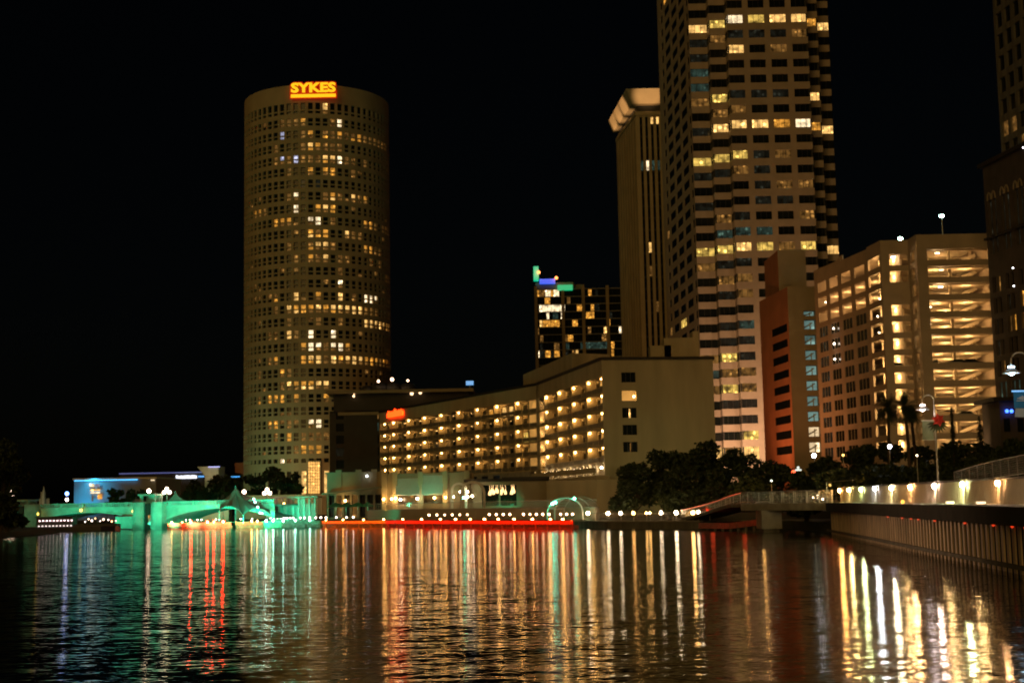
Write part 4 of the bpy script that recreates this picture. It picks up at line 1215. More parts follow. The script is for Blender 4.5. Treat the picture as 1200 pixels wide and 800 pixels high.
for px, py, r_ in ((574, 577.5, .3), (576.5, 574.5, .26), (578.2, 576.5, .3), (581.5, 574.5, .3), (583, 575, .24), (587, 576.8, .3), (589, 573.8, .26), (592.3, 576.4, .26), (599.5, 576.5, .3), (601, 572.5, .2), (602.5, 575, .2)):
    p = W(px, py, Yb+.9); q = MB(); q.lathe([(.05, .5), (r_*.8, .1), (r_, -.35), (.02, -.45)], p, 8); q.tube([p+Vector((0, 0, .45)), (p.x, p.y, z1+.0)], .03, 5)
    q.build('pendant_lamp', CR('pendant_glow', (1, .55, .22), 2.2) if 'PEND' not in M else M['PEND'], root)
q = MB()
for px in [567+1.6*i for i in range(23)]:
    p = W(px, 592, Yb+1.4); q.beam((p.x, p.y, z0), (p.x, p.y, z0+.7+rnd.random()*.6), .12, .12)
q.build('planter_reeds', M['leaf2'], root)
spot('planter_floodlight', (XA(585, Yb-3, 3), Yb-3.5, 3.3), (XA(586, Yb+1, 3), Yb+1.4, 4), (.02, 1, .45), 200, 110)
spot('planter_floodlight', (XA(600, Yb-3, 3), Yb-2.5, 3.3), (XA(600, Yb+1, 3), Yb+1.4, 4), (.02, 1, .45), 130, 100)
# brick wall block right of it (blank base below the hotel terrace)
root = thing('annex', 'blank cream service block under the hotel terrace', 'building', (XA(640, 256, 1), 256, 1.2))
a_ = XA(641, 254, 5); c_ = XA(722, 248, 5)
b = MB(); b.prism([(a_, 256), (XA(700, 243, 5), 244), (c_, 245), (c_+1, 256)], 1.0, W(690, 562, 248).z); b.build('wall', M['hotel'], root)

# awning hall
Yh = 268.
a = W(447, 556, Yh); c = W(553, 556, Yh); zr = W(500, 554, Yh).z
root = thing('banquet_hall', 'low riverside hall with large green-lit panels and a bright ground floor', 'building', (a.x, Yh, 1.2))
f = planar((a.x, Yh), (c.x, Yh)); L = f.L; ux = lambda px: (px-447)/106*L
wall = MB(); zs0 = W(490, 590, Yh).z; zs1 = W(490, 579.5, Yh).z
pl = cells(f, [0, ux(464), ux(491.5), ux(494.5), ux(519), L], [1.2, zs0, zs1, zr], lambda i, j: i in (1, 3) and j == 1, wall, 2.5)
for cc, i, j, ce in pl: q = MB(); q.face(cc); q.build('window', W_DIM, root)
wall.build('wall', M['beige'], root)
b = MB(); 
for px0, px1, pya in ((464, 491.5, 560), (494.5, 519, 557)):
    A = f(ux(px0), zs1, -.15); 
    b.face([f(ux(px0), zs1+.1, -1.4), f(ux(px1), zs1+.1, -1.4), f(ux(px1), W(490, pya, Yh).z, -.1), f(ux(px0), W(490, pya, Yh).z, -.1)])
    b.face([f(ux(px0), zs1-.1, -1.4), f(ux(px1), zs1-.1, -1.4), f(ux(px1), zs1+.1, -1.4), f(ux(px0), zs1+.1, -1.4)])
b.build('awning', M['white'], root)
b = MB()
for px in (450.5, 463, 492.8, 521.5, 547): b.beam(f(ux(px), 1.2, -.35), f(ux(px), zr+.3, -.35), 1.0, .7, up=Vector((0, 1, 0)))
b.build('pilasters', M['hotel'], root)
b = MB(); b.box(a.x, c.x, Yh+2.6, Yh+14, 1.2, zr-.03); b.build('back_wall', M['hotel'], root)
for px, py, r_, mt in ((449.7, 584.8, .3, BULBO), (459, 584.3, .3, BULB), (463.5, 583.5, .3, BULB), (469.3, 585, .3, BULBW), (489, 583.9, .33, BULBW), (509, 583, .3, BULBO), (522, 582.5, .28, BULBO), (531, 581.8, .3, BULBW)):
    q = MB(); q.ball(W(px, py, Yh-1.6), r_*.75, n=8, k=6); q.build('lamp', mt, root)
for px in (478, 505):
    p = W(px, 588, Yh-6); spot('awning_floodlight', (p.x, p.y, 3.6), (p.x+1.5, Yh, 8), (.10, 1, .50), 480, 90)
for px in (451, 463): 
    p = W(px, 588, Yh-2.3); spot('pier_uplight', (p.x, p.y, 2.2), (p.x+.1, Yh, 9.5), (1, .46, .06), 420, 50)
# arched shelter
Ya_ = 258.
root = thing('arched_shelter', 'pale arched shelter with white lamps between hall and restaurant', 'shelter', GP(552, Ya_, 1.2))
b = MB()
for px, R_, yy in ((554, 2.3, Ya_), (538, 1.5, Ya_+2)):
    p = W(px, 592, yy); zc_ = W(px, 577 if px > 550 else 574, yy).z
    for q in range(10):
        t0, t1 = PI*q/10, PI*(q+1)/10
        A = [Vector((p.x+R_*math.cos(t)*s_, yy+d_, zc_+R_*.95*math.sin(t)*s_)) for t in (t0, t1) for s_ in (1,) for d_ in (0, 2.5)]
        b.face([A[0], A[1], A[3], A[2]])
        B_2 = [Vector((p.x+(R_-.45)*math.cos(t), yy, zc_+(R_-.45)*.95*math.sin(t))) for t in (t0, t1)]
        b.face([A[0], A[2], B_2[1], B_2[0]])
    for s_ in (-1, 1): b.beam((p.x+s_*(R_-.2), yy+.2, 1.2), (p.x+s_*(R_-.2), yy+.2, zc_), .45, .4, up=Vector((0, 1, 0)))
b.build('arch', M['white'], root)
for px, py in ((539.5, 576), (547.8, 575.8), (548, 581.7), (553.5, 581), (543.5, 582.8)):
    q = MB(); q.ball(W(px, py, Ya_+.8), .22, n=8, k=6); q.build('lamp', BULBW if px != 543.5 else lamp_mat('green_bulb', (.1, 1, .5), 30), root)

# low canopy building at the left
Yl = 285.
a = W(383, 556, Yl); c = W(448, 554, Yl)
root = thing('arcade_building', 'low olive arcade building with sloping canopy, left of the banquet hall', 'building', (a.x, Yl, 1.2))
f = planar((a.x, Yl), (c.x, Yl)); L = f.L
wall = MB(); pos = [0]
for k in range(7): pos += [.03+k*.14, .13+k*.14]
zc1 = W(400, 577, Yl).z
pl = cells(f, [p*L for p in pos]+[L], [1.2, 1.6, zc1-.5, c.z], lambda i, j: i % 2 == 1 and j == 1, wall, 1.2)
for cc, i, j, ce in pl: q = MB(); q.face(cc); q.build('window', W_DIM if rnd.random() < .5 else M['glass2'], root)
wall.box(a.x, c.x, Yl+1.3, Yl+10, 1.2, c.z-.02)
wall.build('wall', M['beige'], root)
b = MB(); b.box(a.x-.3, c.x, Yl-.3, Yl+10, c.z, c.z+.3)
for u in (.16, .52, .8): b.box(a.x+L*u, a.x+L*u+1.2, Yl-.25, Yl, zc1, c.z+.8)
b.build('cornice', M['beige'], root)
b = MB(); A = W(380, 578.5, Yl-2); B2 = W(455, 569, Yl-6); b.beam(A, B2, 3, .25); b.build('canopy', M['beige'], root)
for px in (400.5, 452): p = W(px, 588, Yl-3); spot('arcade_uplight', (p.x, p.y, 1.8), (p.x+.1, Yl+.5, 8.5), (1, .46, .06), 380, 45)
for px, py, r_ in ((404.5, 586.4, .25), (430, 557.5, .22)): q = MB(); q.ball(W(px, py, Yl-.8), r_, n=8, k=6); q.build('lamp', lamp_mat('small_white_lamp', (.9, .95, 1), 7) if px > 420 else BULBO, root)

# green umbrellas on the terrace
GF = surf('green_canvas', (.08, .42, .28), .8, .1, 1)
uo = None
for i, (px, s_) in enumerate(((394, 1.1), (405.5, .9), (419.5, 1.1), (431, .8))):
    if uo is None:
        uo = thing('umbrella', '', 'umbrella', (0, 0, 0), 'green umbrellas on the terrace')
        b = MB(); b.lathe([(2.0, 0), (1.0, .55), (.02, .95)], (0, 0, 2.5), 8); b.build('canopy', GF, uo)
        b = MB(); b.tube([(0, 0, 0), (0, 0, 3.5)], .06, 6); b.build('pole', M['white'], uo); o = uo
    else: o = dup(uo, (0, 0, 0))
    p = GP(px, 272, 1.4); o.location = (p.x, p.y, 1.3); o.scale = (s_*.85, s_*.85, .95)
    o['label'] = f'green-lit umbrella, {ordn(i)} from the left in front of the arcade'
for px in (399, 425): p = GP(px, 269.5, 1.4); spot('umbrella_uplight', (p.x, p.y, 1.3), (p.x+.3, 272.3, 5.5), (.01, 1, .45), 900, 65)
# teal glass pavilion fence left of the umbrellas
root = thing('glass_pavilion', 'low teal-lit glass pavilion beside the big tent', 'pavilion', GP(345, 282, 1.2))
b = MB(); g_ = MB()
for k in range(9):
    px = 318+k*6.4; p = W(px, 600, 282); b.beam((p.x, 282, 1), (p.x, 282, W(px, 583.5, 282).z), .35, .35, up=Vector((0, 1, 0)))
    if k < 8:
        p2 = W(px+6.4, 600, 282); zt_ = W(px, 584.5, 282).z
        g_.box(p.x+.2, p2.x-.2, 282.1, 282.2, 1.2, zt_-(.0 if k in (0, 3, 5) else .9))
a = W(317, 583, 281.5); c = W(372, 583, 281.5); b.box(a.x, c.x, 281.4, 288, a.z-.1, a.z+.15)
b.build('frame', M['steel'], root); g_.build('panel', M['white'], root)
for px in (324, 350): p = GP(px, 277.5, 1.4); spot('pavilion_floodlight', (p.x, p.y, 1.4), (p.x+.5, 282, 3.4), (.02, 1, .5), 190, 110)
spot('pavilion_floodlight', (XA(455, 268, 1), 262, 1.3), (XA(458, 268, 1), 268, 3.6), (.02, 1, .5), 220, 110)

# ================================================================== trellis arches
root = thing('trellis', 'green-lit garden trellis of three round hoops beside the red dock', 'trellis', GP(670, 214, 1.1))
def hoop(px0, px1, Y, ptop, nm, mat, r_=.10):
    a = W(px0, 604, Y); c = W(px1, 604, Y); zt_ = W((px0+px1)/2, ptop, Y).z
    cxx = (a.x+c.x)/2; rx = (c.x-a.x)/2; zb0 = 1.1; hz = zt_-zb0-1.2
    pts = [(cxx-rx, Y, zb0)]+[(cxx-rx*math.cos(PI*t/14), Y, zb0+1.2+hz*math.sin(PI*t/14)) for t in range(15)]+[(cxx+rx, Y, zb0)]
    b = MB(); b.tube(pts, r_, 6); b.build(nm, mat, root); return pts
h1 = hoop(641.5, 683, 212, 583, 'hoop', M['white']); h2 = hoop(650, 691.5, 217, 582, 'hoop', M['white']); h3 = hoop(661, 702, 222, 581.8, 'hoop', M['white'], .09)
b = MB()
for i in range(2, 10):
    for t in range(4): b.beam(Vector(h1[i]).lerp(h1[i+1], t/4), Vector(h2[i]).lerp(h2[i+1], t/4), .12, .05)
    if i < 8: b.beam(h2[i], h3[i], .06, .05)
b.build('lattice', M['white'], root)
for px, py in ((647.5, 590), (651, 588.5), (673, 583.7)):
    q = MB(); p = W(px, py, 211.6); q.ball(p, .2, n=8, k=6); q.build('green_lamp', lamp_mat('trellis_lamp', (.12, 1, .6), 28), root)
spot('trellis_floodlight', (XA(648, 209, 1), 209, 1.4), (XA(660, 215, 4), 215, 4.6), (.02, 1, .5), 700, 100)
q = MB(); q.ball(W(689, 601, 211), .28, n=8, k=6); o = q.build('path_lamp', BULBW); tag(o, 'bright white lamp at the foot of the trellis hoops', 'lamp')

# ================================================================== green-lit bridge
Z_D = 5.3
ba = Vector((XA(-70, 300, 5), 300, 0)); bb = Vector((XA(322, 273, 5), 273, 0)); bd = (bb-ba).normalized(); bn = Vector((bd.y, -bd.x, 0)); bL = (bb-ba).length
if bn.y > 0: bn = -bn
def bu(px):   # distance along the bridge of a photo column
    lo, hi = 0, bL
    for _ in range(30):
        m_ = (lo+hi)/2; p = ba+bd*m_
        if PX((p.x, p.y, 4))[0] < px: lo = m_
        else: hi = m_
    return (lo+hi)/2
bq = lambda u, d, z: ba+bd*u+bn*d+Vector((0, 0, z))
root = thing('bridge', 'low arched concrete bridge lit green, with square pier houses', 'bridge', bq(bu(100), 0, 0))
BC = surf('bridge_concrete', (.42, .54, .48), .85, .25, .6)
def span(px0, px1, zs, zcn, nm):
    b = MB(); u0, u1 = bu(px0), bu(px1); n_ = 24
    for i in range(n_):
        a0, a1 = u0+(u1-u0)*i/n_, u0+(u1-u0)*(i+1)/n_
        zz = [zs+(zcn-zs)*math.sin(PI*t)**.8 if 0 < t < 1 else zs for t in (i/n_, (i+1)/n_)]
        for d in (0, -12): b.face([bq(a0, d, zz[0]), bq(a1, d, zz[1]), bq(a1, d, Z_D-1.1), bq(a0, d, Z_D-1.1)])
        b.face([bq(a0, 0, zz[0]), bq(a1, 0, zz[1]), bq(a1, -12, zz[1]), bq(a0, -12, zz[0])])
        b.face([bq(a0, .25, zz[0]), bq(a1, .25, zz[1]), bq(a1, .25, zz[1]+.28), bq(a0, .25, zz[0]+.28)])
        b.face([bq(a0, .25, zz[0]+.28), bq(a1, .25, zz[1]+.28), bq(a1, 0, zz[1]+.28), bq(a0, 0, zz[0]+.28)])
    b.build(nm, BC, root)
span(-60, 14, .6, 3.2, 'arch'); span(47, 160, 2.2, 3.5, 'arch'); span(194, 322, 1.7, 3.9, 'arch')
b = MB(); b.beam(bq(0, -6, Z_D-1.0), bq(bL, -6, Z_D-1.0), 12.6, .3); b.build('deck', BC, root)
b = MB()
b.beam(bq(0, .1, Z_D+.05), bq(bL, .1, Z_D+.05), .35, .16); b.beam(bq(0, .1, Z_D-.75), bq(bL, .1, Z_D-.75), .4, .22)
u = 0
while u < bL: b.beam(bq(u, .1, Z_D-.7), bq(u, .1, Z_D), .16, .22, up=bd); u += .42
u = 0
while u < bL: b.beam(bq(u, .12, Z_D-.85), bq(u, .12, Z_D+.16), .5, .5, up=bd); u += 5.2
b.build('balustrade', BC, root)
for px0, px1 in ((12, 48), (161, 195)):
    u0, u1 = bu(px0), bu(px1); um = (u0+u1)/2; wq = (u1-u0)
    pr_ = MB()
    for (ua, ub) in ((u0, um-wq*.12), (um+wq*.12, u1)):
        pts = []
        n_ = 6
        for i in range(n_+1):
            t = i/n_; pts.append((ua+(ub-ua)*t, 1.6+.9*math.sin(PI*t)))
        for i in range(n_):
            (x0_, d0_), (x1_, d1_) = pts[i], pts[i+1]
            pr_.face([bq(x0_, d0_, -1), bq(x1_, d1_, -1), bq(x1_, d1_, Z_D+.1), bq(x0_, d0_, Z_D+.1)])
            pr_.face([bq(x0_, d0_, Z_D+.1), bq(x1_, d1_, Z_D+.1), bq(x1_, -.2, Z_D+.1), bq(x0_, -.2, Z_D+.1)])
        for uu in (ua, ub): pr_.face([bq(uu, 1.6, -1), bq(uu, 1.6, Z_D+.1), bq(uu, -12, Z_D+.1), bq(uu, -12, -1)])
    pr_.build('pier', BC, root)
    q = MB(); q.beam(bq(um, .6, -1), bq(um, .6, Z_D-.2), wq*.25, 1.2, up=bd); q.build('pier_recess', M['dark'], root)
    q = MB(); hh_ = W(20, 586.5, 298).z if px0 < 100 else W(172, 579.8, 285).z
    zz0 = Z_D+.1
    for s_ in (-1, 1):
        for dd in (.9, -1.4): q.beam(bq(um-wq*.05+s_*wq*.22, dd, zz0), bq(um-wq*.05+s_*wq*.22, dd, hh_), .5, .5, up=bd)
    q.beam(bq(um-wq*.05, -1.2, (zz0+hh_)/2), bq(um-wq*.05, -1.0, (zz0+hh_)/2), wq*.4, hh_-zz0, up=Vector((0, 0, 1)))
    q.beam(bq(um-wq*.33, -.25, hh_), bq(um+wq*.22, -.25, hh_), 3.6, .35); q.build('pier_house', BC, root)
    q = MB(); q.box(-.5, .5, -.1, .1, 1.0, 2.8, M=Matrix.Translation(bq(um+wq*.1, 1.32, 0))); q.build('door', W_DIM if px0 > 100 else M['dark'], [c for c in root.children if c.name.split('.')[0] == 'pier_recess'][-1])
q = MB(); q.beam(bq(bu(141), .6, 1.4), bq(bu(161), .6, 1.4), 2.2, 2.4); q.build('footing', BC, root)
GC = (.004, 1, .50)
for px, dd, pw, to in ((20, 11, 2600, 18), (38, 11, 2600, 41), (60, 9, 1500, 60), (82, 8, 1500, 82), (104, 8, 1300, 104), (126, 8, 1500, 128), (150, 9, 2000, 150), (168, 11, 2600, 167), (186, 11, 2600, 189), (206, 9, 2200, 208), (226, 9, 2600, 228), (246, 9, 2600, 248), (266, 9, 2000, 264), (-10, 10, 900, -10), (3, 10, 1100, 3)):
    spot('bridge_floodlight', bq(bu(px), dd, .7), bq(bu(to), 0, 4.2), GC, pw*1.0, 80, .9, .3)
q = MB()
for px, py in ((99.5, 597.5), (47.5, 601.8), (97, 602.5), (159, 598.8)):
    pass
for i, (px, py) in enumerate(((47.6, 601.8), (98.5, 597.5), (159.5, 598.6))):
    q = MB(); q.ball(bq(bu(px), 1.0, W(px, py, 286).z), .3, n=8, k=6); q.build('navigation_light', lamp_mat('nav_light', (1, .6, .08), 4), root)
# triple globe street lamps on the bridge
proto = None
for i, (px, py, Yl_, cl, lab) in enumerate(((11.7, 577.5, 297, 0, 'leftmost triple-globe lamp, above the left pier of the bridge'), (174.5, 575, 286, 0, 'pinkish globe lamp over the right pier house of the bridge'),
        (195.5, 574.5, 282, 0, 'triple-globe lamp just right of the right bridge pier'), (313, 575.5, 277, 0, 'triple-globe lamp right of the big green tent'), (286, 576, 290, 0, 'globe lamp behind the right edge of the big tent'), (78.5, 578, 300, 1, 'blue and white lamp left of the teal building'), (1.5, 583, 297, 2, 'orange lamp at the left edge of the photo'))):
    zt_ = W(px, py, Yl_).z; x_ = XA(px, Yl_, zt_); zb0 = 4.4 if px < 280 else 1.2
    t = thing('street_lamp', lab, 'street lamp', (x_, Yl_, zb0), 'lamps on and near the bridge')
    b = MB(); b.tube([(x_, Yl_, zb0), (x_, Yl_, zt_-.3)], [.16, .1], 8)
    if cl == 0: b.beam((x_-.55, Yl_, zt_-.65), (x_+.55, Yl_, zt_-.65), .08, .08)
    b.build('pole', M['steel'], t)
    G0 = lamp_mat('street_globe', (1, .66, .46), 16) if cl == 0 else (lamp_mat('blue_globe', (.1, .25, 1), 9) if cl == 1 else lamp_mat('orange_globe', (1, .4, .1), 8))
    if cl == 0 and px not in (174.5, 286):
        for dx_, dz_ in ((-.55, -.35), (.55, -.35), (0, .35)): q = MB(); q.ball((x_+dx_, Yl_, zt_+dz_), .36, n=10, k=6); q.build('globe', G0, t)
    else: q = MB(); q.ball((x_, Yl_, zt_), .42, n=10, k=6); q.build('globe', G0, t)
    if cl == 1: q = MB(); q.ball((x_, Yl_, zt_-1.3), .34, n=10, k=6); q.build('globe', lamp_mat('white_globe', (1, .8, .75), 9), t)

# tour boat under the left arch
a = GP(48.5, 274, .5); c = GP(138, 270, .5)
root = thing('tour_boat', 'dark tour boat with two rows of pinkish lights under the left bridge arch', 'boat', ((a.x+c.x)/2, 272, 0))
Lb = c.x-a.x
b = MB(); n_ = 10; prof = []
for s_ in (0, 1):
    pass
hull = [(0, 1.9), (.05, 2.1), (.8, 2.1), (.95, 1.2), (1.0, 0.05)]
top = [(a.x+Lb*u, 272-h) for u, h in hull]+[(a.x+Lb*u, 272+h) for u, h in hull[::-1]]
b.prism(top, -.3, .95); b.build('hull', M['boat'], root)
b = MB(); b.box(a.x+.3, a.x+Lb*.44, 270.3, 273.6, .95, 2.75); b.box(a.x+Lb*.46, a.x+Lb*.98, 271.0, 273.2, .95, 1.35); b.build('cabin', M['boat'], root)
b = MB(); b.box(a.x, a.x+Lb*.46, 270.0, 274, 2.75, 2.9)
for u in (.5, .62, .74, .86): b.beam((a.x+Lb*u, 270.6, .95), (a.x+Lb*u, 270.6, 3.0), .08, .08, up=Vector((0, 1, 0)))
b.box(a.x+Lb*.48, a.x+Lb*.92, 270.4, 273.6, 3.0, 3.1); b.build('canopy', M['boat'], root)
PK = lamp_mat('boat_pink', (1, .70, .72), 3.0)
for row, z_ in enumerate((2.15, 1.15)):
    for i in range(10):
        x_ = a.x+.9+i*(Lb*.41/9.6); b = MB(); b.box(x_-.15, x_+.15, 270.2 if row == 0 else 269.82, 270.28 if row == 0 else 269.9, z_-.13, z_+.13); b.build('porthole_light', PK if row == 0 else lamp_mat('boat_pink_dim', (1, .8, .75), 1.4), root)
for i, (u, z_, s_) in enumerate(((.62, 2.3, .4), (.66, 2.0, .5), (.70, 2.4, .35), (.76, 1.9, .3), (.80, 2.2, .5), (.86, 2.1, .35), (.9, 1.8, .45), (.95, 1.9, .3), (.58, 1.8, .3))):
    b = MB(); b.ball((a.x+Lb*u, 271.5, z_), s_*.42, n=8, k=5); b.build('deck_lamp', lamp_mat('boat_lamp', rnd.choice(((1, .6, .4), (1, .8, .7), (1, .45, .2))), 5), root)

# ================================================================== far left buildings
a = W(87, 562.5, 400); c = W(183, 561, 400)
root = thing('glass_building', 'low grey building with teal glowing left corner beyond the bridge', 'building', (a.x, 400, 1.2))
b = MB(); b.box(a.x, c.x, 400, 430, 1.2, a.z); 
b.build('wall', surf('pale_cladding', (.33, .34, .36), .7, .1, .2), root)
b = MB(); b.box(a.x-.3, c.x+.3, 399.6, 430, a.z, a.z+.5); b.build('roof', M['steel'], root)
b = MB(); b.box(a.x+.2, a.x+(c.x-a.x)*.78, 399.3, 399.5, a.z-.25, a.z-.02); b.build('light_strip', lamp_mat('cyan_strip', (.05, .5, 1), 2.2), root)
for k in range(3):
    spot('facade_floodlight', (a.x+3+k*3.2, 395, 2.4 if k < 2 else a.z+3), (a.x+2.5+k*2.6, 400, 7), (.02, .55, 1), 1500 if k < 2 else 600, 100)
spot('facade_floodlight', (a.x+5, 396.5, a.z+1.0), (a.x+6, 400, 8), (.02, .6, 1), 1300, 120)
for px0, px1, y0, y1, mt in ((104.5, 110, 566.5, 570, 'W'), (111, 116.5, 566.5, 570, 'b'), (105.5, 117, 573, 575, 'w'), (105.5, 117, 576, 578, 'W'), (107, 109, 580, 587, 'd'), (114, 119.5, 578.5, 584.5, 'a'), (176.5, 181, 561.5, 563, 'W')):
    A = W(px0, y1, 399); B2 = W(px1, y0, 399); q = MB(); q.box(A.x, B2.x, 399.2, 399.3, A.z, B2.z); q.build('window', WM[mt], root)
a = W(140, 554.5, 470); c = W(262, 553.5, 470)
root = thing('long_building', 'long dark building with a thin blue roof line and white lettering', 'building', (a.x, 470, 1.2))
b = MB(); b.box(a.x, c.x, 470, 500, 1.2, a.z); b.build('wall', M['dark'], root)
b = MB(); b.box(a.x, c.x, 469.4, 469.8, a.z-.3, a.z+.1); b.build('roof_edge_light', CR('blue_edge', (.03, .2, 1), .22), root)
b = MB(); x_ = W(206, 558.5, 469).x; zA_ = W(215, 560.5, 469).z; zB_ = W(215, 556.3, 469).z; xe = W(229, 558, 469).x
q_ = 0
while x_ < xe:
    ww = rnd.uniform(.5, .95); q_ += 1
    b.box(x_, x_+ww, 469.0, 469.2, zA_, zB_-rnd.uniform(0, .25))
    x_ += ww
b.build('lettering', CR('white_letters', (.8, .85, 1), 1.6), root)
b = MB(); a1_ = W(232, 559, 469); b1_ = W(239, 557, 469); b.box(a1_.x, b1_.x, 469, 469.2, a1_.z, b1_.z); b.build('blue_sign', CR('blue_sign', (.05, .4, 1), 1.0), root); b = MB(); a1_ = W(262, 559.5, 469); b1_ = W(281, 557.5, 469); b.box(a1_.x, b1_.x, 469, 469.2, a1_.z, b1_.z)
b.build('blue_sign', CR('blue_sign', (.05, .4, 1), 1.0), root)
a = W(231, 546.5, 455); c = W(256, 557, 455)
root = thing('wedge_building', 'small pale wedge-shaped building lit white, left of the round tower', 'building', (a.x, 455, 1.2))
b = MB(); 
zt_ = a.z; b.face([(a.x, 455, zt_), (c.x, 455, zt_), (c.x, 455, c.z), (W(240, 557, 455).x, 455, c.z)]); b.face([(c.x, 455, zt_), (c.x, 465, zt_), (c.x, 465, c.z), (c.x, 455, c.z)])
b.face([(a.x, 455, zt_), (c.x, 455, zt_), (c.x, 465, zt_), (a.x, 465, zt_)]); b.box(W(240, 557, 455).x, c.x-.05, 455.1, 464.9, 1.2, c.z-.02)
b.build('wall', M['hotel_white'], root)
spot('wedge_floodlight', (c.x-3, 448, c.z-1), (c.x-2, 455, zt_-1), (1, .72, .45), 500, 80)
q = MB(); p = W(249, 547, 454); q.box(p.x-1.5, p.x+2.2, 454.6, 454.9, zt_-.35, zt_); q.build('roof_light', CR('violet_strip', (.35, .35, 1), 1.0), root)
for i, (px, Y, py, hw) in enumerate(((54, 420, 580, 8), (70, 430, 584, 6), (135, 455, 571, 12), (31, 380, 588, 5))):
    pass
# distant left bank skyline: a small spire and low blocks
root = thing('church', 'tiny faintly lit spire far left beyond the bridge', 'church', GP(50, 620, 1.2))
b = MB(); p = W(51.5, 569, 620); b.lathe([(.7, 1.2), (.7, W(51, 578, 620).z), (.05, p.z)], (p.x, 620, 0), 6); b.build('spire', M['hotel_white'], root)
b = MB(); A = W(45, 580, 620); B2 = W(57, 582, 620); b.box(A.x, B2.x, 621, 632, 1.2, A.z-1.5); A = W(47.5, 576, 620); b.box(A.x, A.x+2.2, 620.2, 622, 1.2, A.z); b.build('wall', M['beige'], root)
spot('spire_floodlight', (p.x+1, 606, 3), (p.x, 620, 10), (.8, 1, .7), 1200, 60)

# tents of the pavilion by the bridge
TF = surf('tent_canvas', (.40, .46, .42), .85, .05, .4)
def tent(peak, corners, label, sag=.35, n_=8):
    t = thing('tent', label, 'tent', (peak[0], peak[1], 1.2), 'white tents by the bridge')
    b = MB(); pk = Vector(peak)
    cs = [Vector(c) for c in corners]
    for i in range(len(cs)):
        A, B2 = cs[i], cs[(i+1) % len(cs)]
        g_ = lambda s_, t_: (lambda e: pk+(e-pk)*s_+Vector((0, 0, -(pk.z-e.z)*(.62*s_*(1-s_))))+(((A+B2)/2-e)*0))(A.lerp(B2, t_)+Vector((0, 0, 4*t_*(1-t_)*sag)))
        for s_ in range(n_):
            for r_ in range(4):
                b.face([g_(s_/n_, r_/4), g_((s_+1)/n_, r_/4), g_((s_+1)/n_, (r_+1)/4), g_(s_/n_, (r_+1)/4)])
    b.build('canopy', TF, t, smooth=True)
    b = MB(); b.tube([(pk.x, pk.y, 1.2), pk+Vector((0, 0, .4))], .15, 6)
    for c in cs: b.tube([(c.x, c.y, 1.0), c], .08, 6)
    b.build('poles', M['steel'], t)
pk = W(276, 571.5, 279)
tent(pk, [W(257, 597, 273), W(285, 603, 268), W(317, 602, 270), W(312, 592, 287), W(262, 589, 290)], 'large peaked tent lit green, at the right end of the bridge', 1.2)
pk2 = W(205.5, 577, 305)
tent(pk2, [W(193, 588, 301), W(220, 588, 299), W(218, 587, 312), W(196, 587, 312)], 'small peaked green tent behind the bridge, left of the large one', .2)
for px, py, Y, to in ((262, 606, 262, (XA(276, 275, 5), 275, 6.5)), (284, 606, 260, (XA(283, 273, 5), 273, 6)), (300, 606, 264, (XA(292, 273, 5), 273, 6)), (316, 604, 263, (XA(306, 271, 5), 271, 4.6)), (268, 606, 266, (XA(270, 274, 5), 274, 5.6))):
    spot('tent_floodlight', (XA(px, Y, 1.4), Y, 1.5), to, (.01, 1, .48), 4500, 110)
p = W(205, 590, 296); spot('tent_floodlight', (p.x, 295, 5.0), (pk2.x, 302, 6.5), GC, 4000, 120)
q = MB()
for px, py in ((297.5, 584.5), (299, 588), (302, 594), (307, 601), (305, 600.5)): q.ball(W(px, py, 269.5), .2, n=8, k=5)
q.build('string_lights', lamp_mat('mint_bulb', (.35, 1, .75), 10), bpy.data.objects['tent'])
b = MB(); p = W(245, 588, 296); a = W(222, 587, 300); c = W(268, 585, 300)
root = thing('lit_wall', 'long low wall lit amber behind the small tent', 'wall', (a.x, 300, 1.2)); b.box(a.x, c.x, 300, 300.6, 1.2, a.z-.2); b.build('wall_face', M['hotel_white'], root)
spot('wall_floodlight', (p.x, 294, 6.2), (p.x, 300, 5), (1, .7, .35), 900, 130)
# amber-lit wall behind trees by the round tower
root = thing('garden_wall', 'amber-lit garden wall at the foot of the round tower', 'wall', GP(310, 330, 1.2))
a = W(276, 583, 330); c = W(372, 575, 330); b = MB(); b.box(a.x, c.x, 330, 330.5, 1.2, a.z+.5); b.build('wall_face', M['hotel_white'], root)
for px in (292, 330, 352): p = W(px, 585, 323); q = MB(); q.ball((p.x, 326, 4.6), .25, n=8, k=5); q.build('lamp', BULBO, root)
# small stack building left of round tower
root = thing('low_building', 'small dim storeyed building left of the round tower base', 'building', GP(280, 500, 1.2))
a = W(275.5, 542, 500); c = W(287, 542, 500); b = MB(); b.box(a.x, c.x, 500, 512, 1.2, a.z)
for k in range(5): b.box(a.x-.15, c.x+.15, 499.8, 499.98, a.z-1-k*3.3, a.z-.4-k*3.3)
b.build('wall', M['brick'], root)

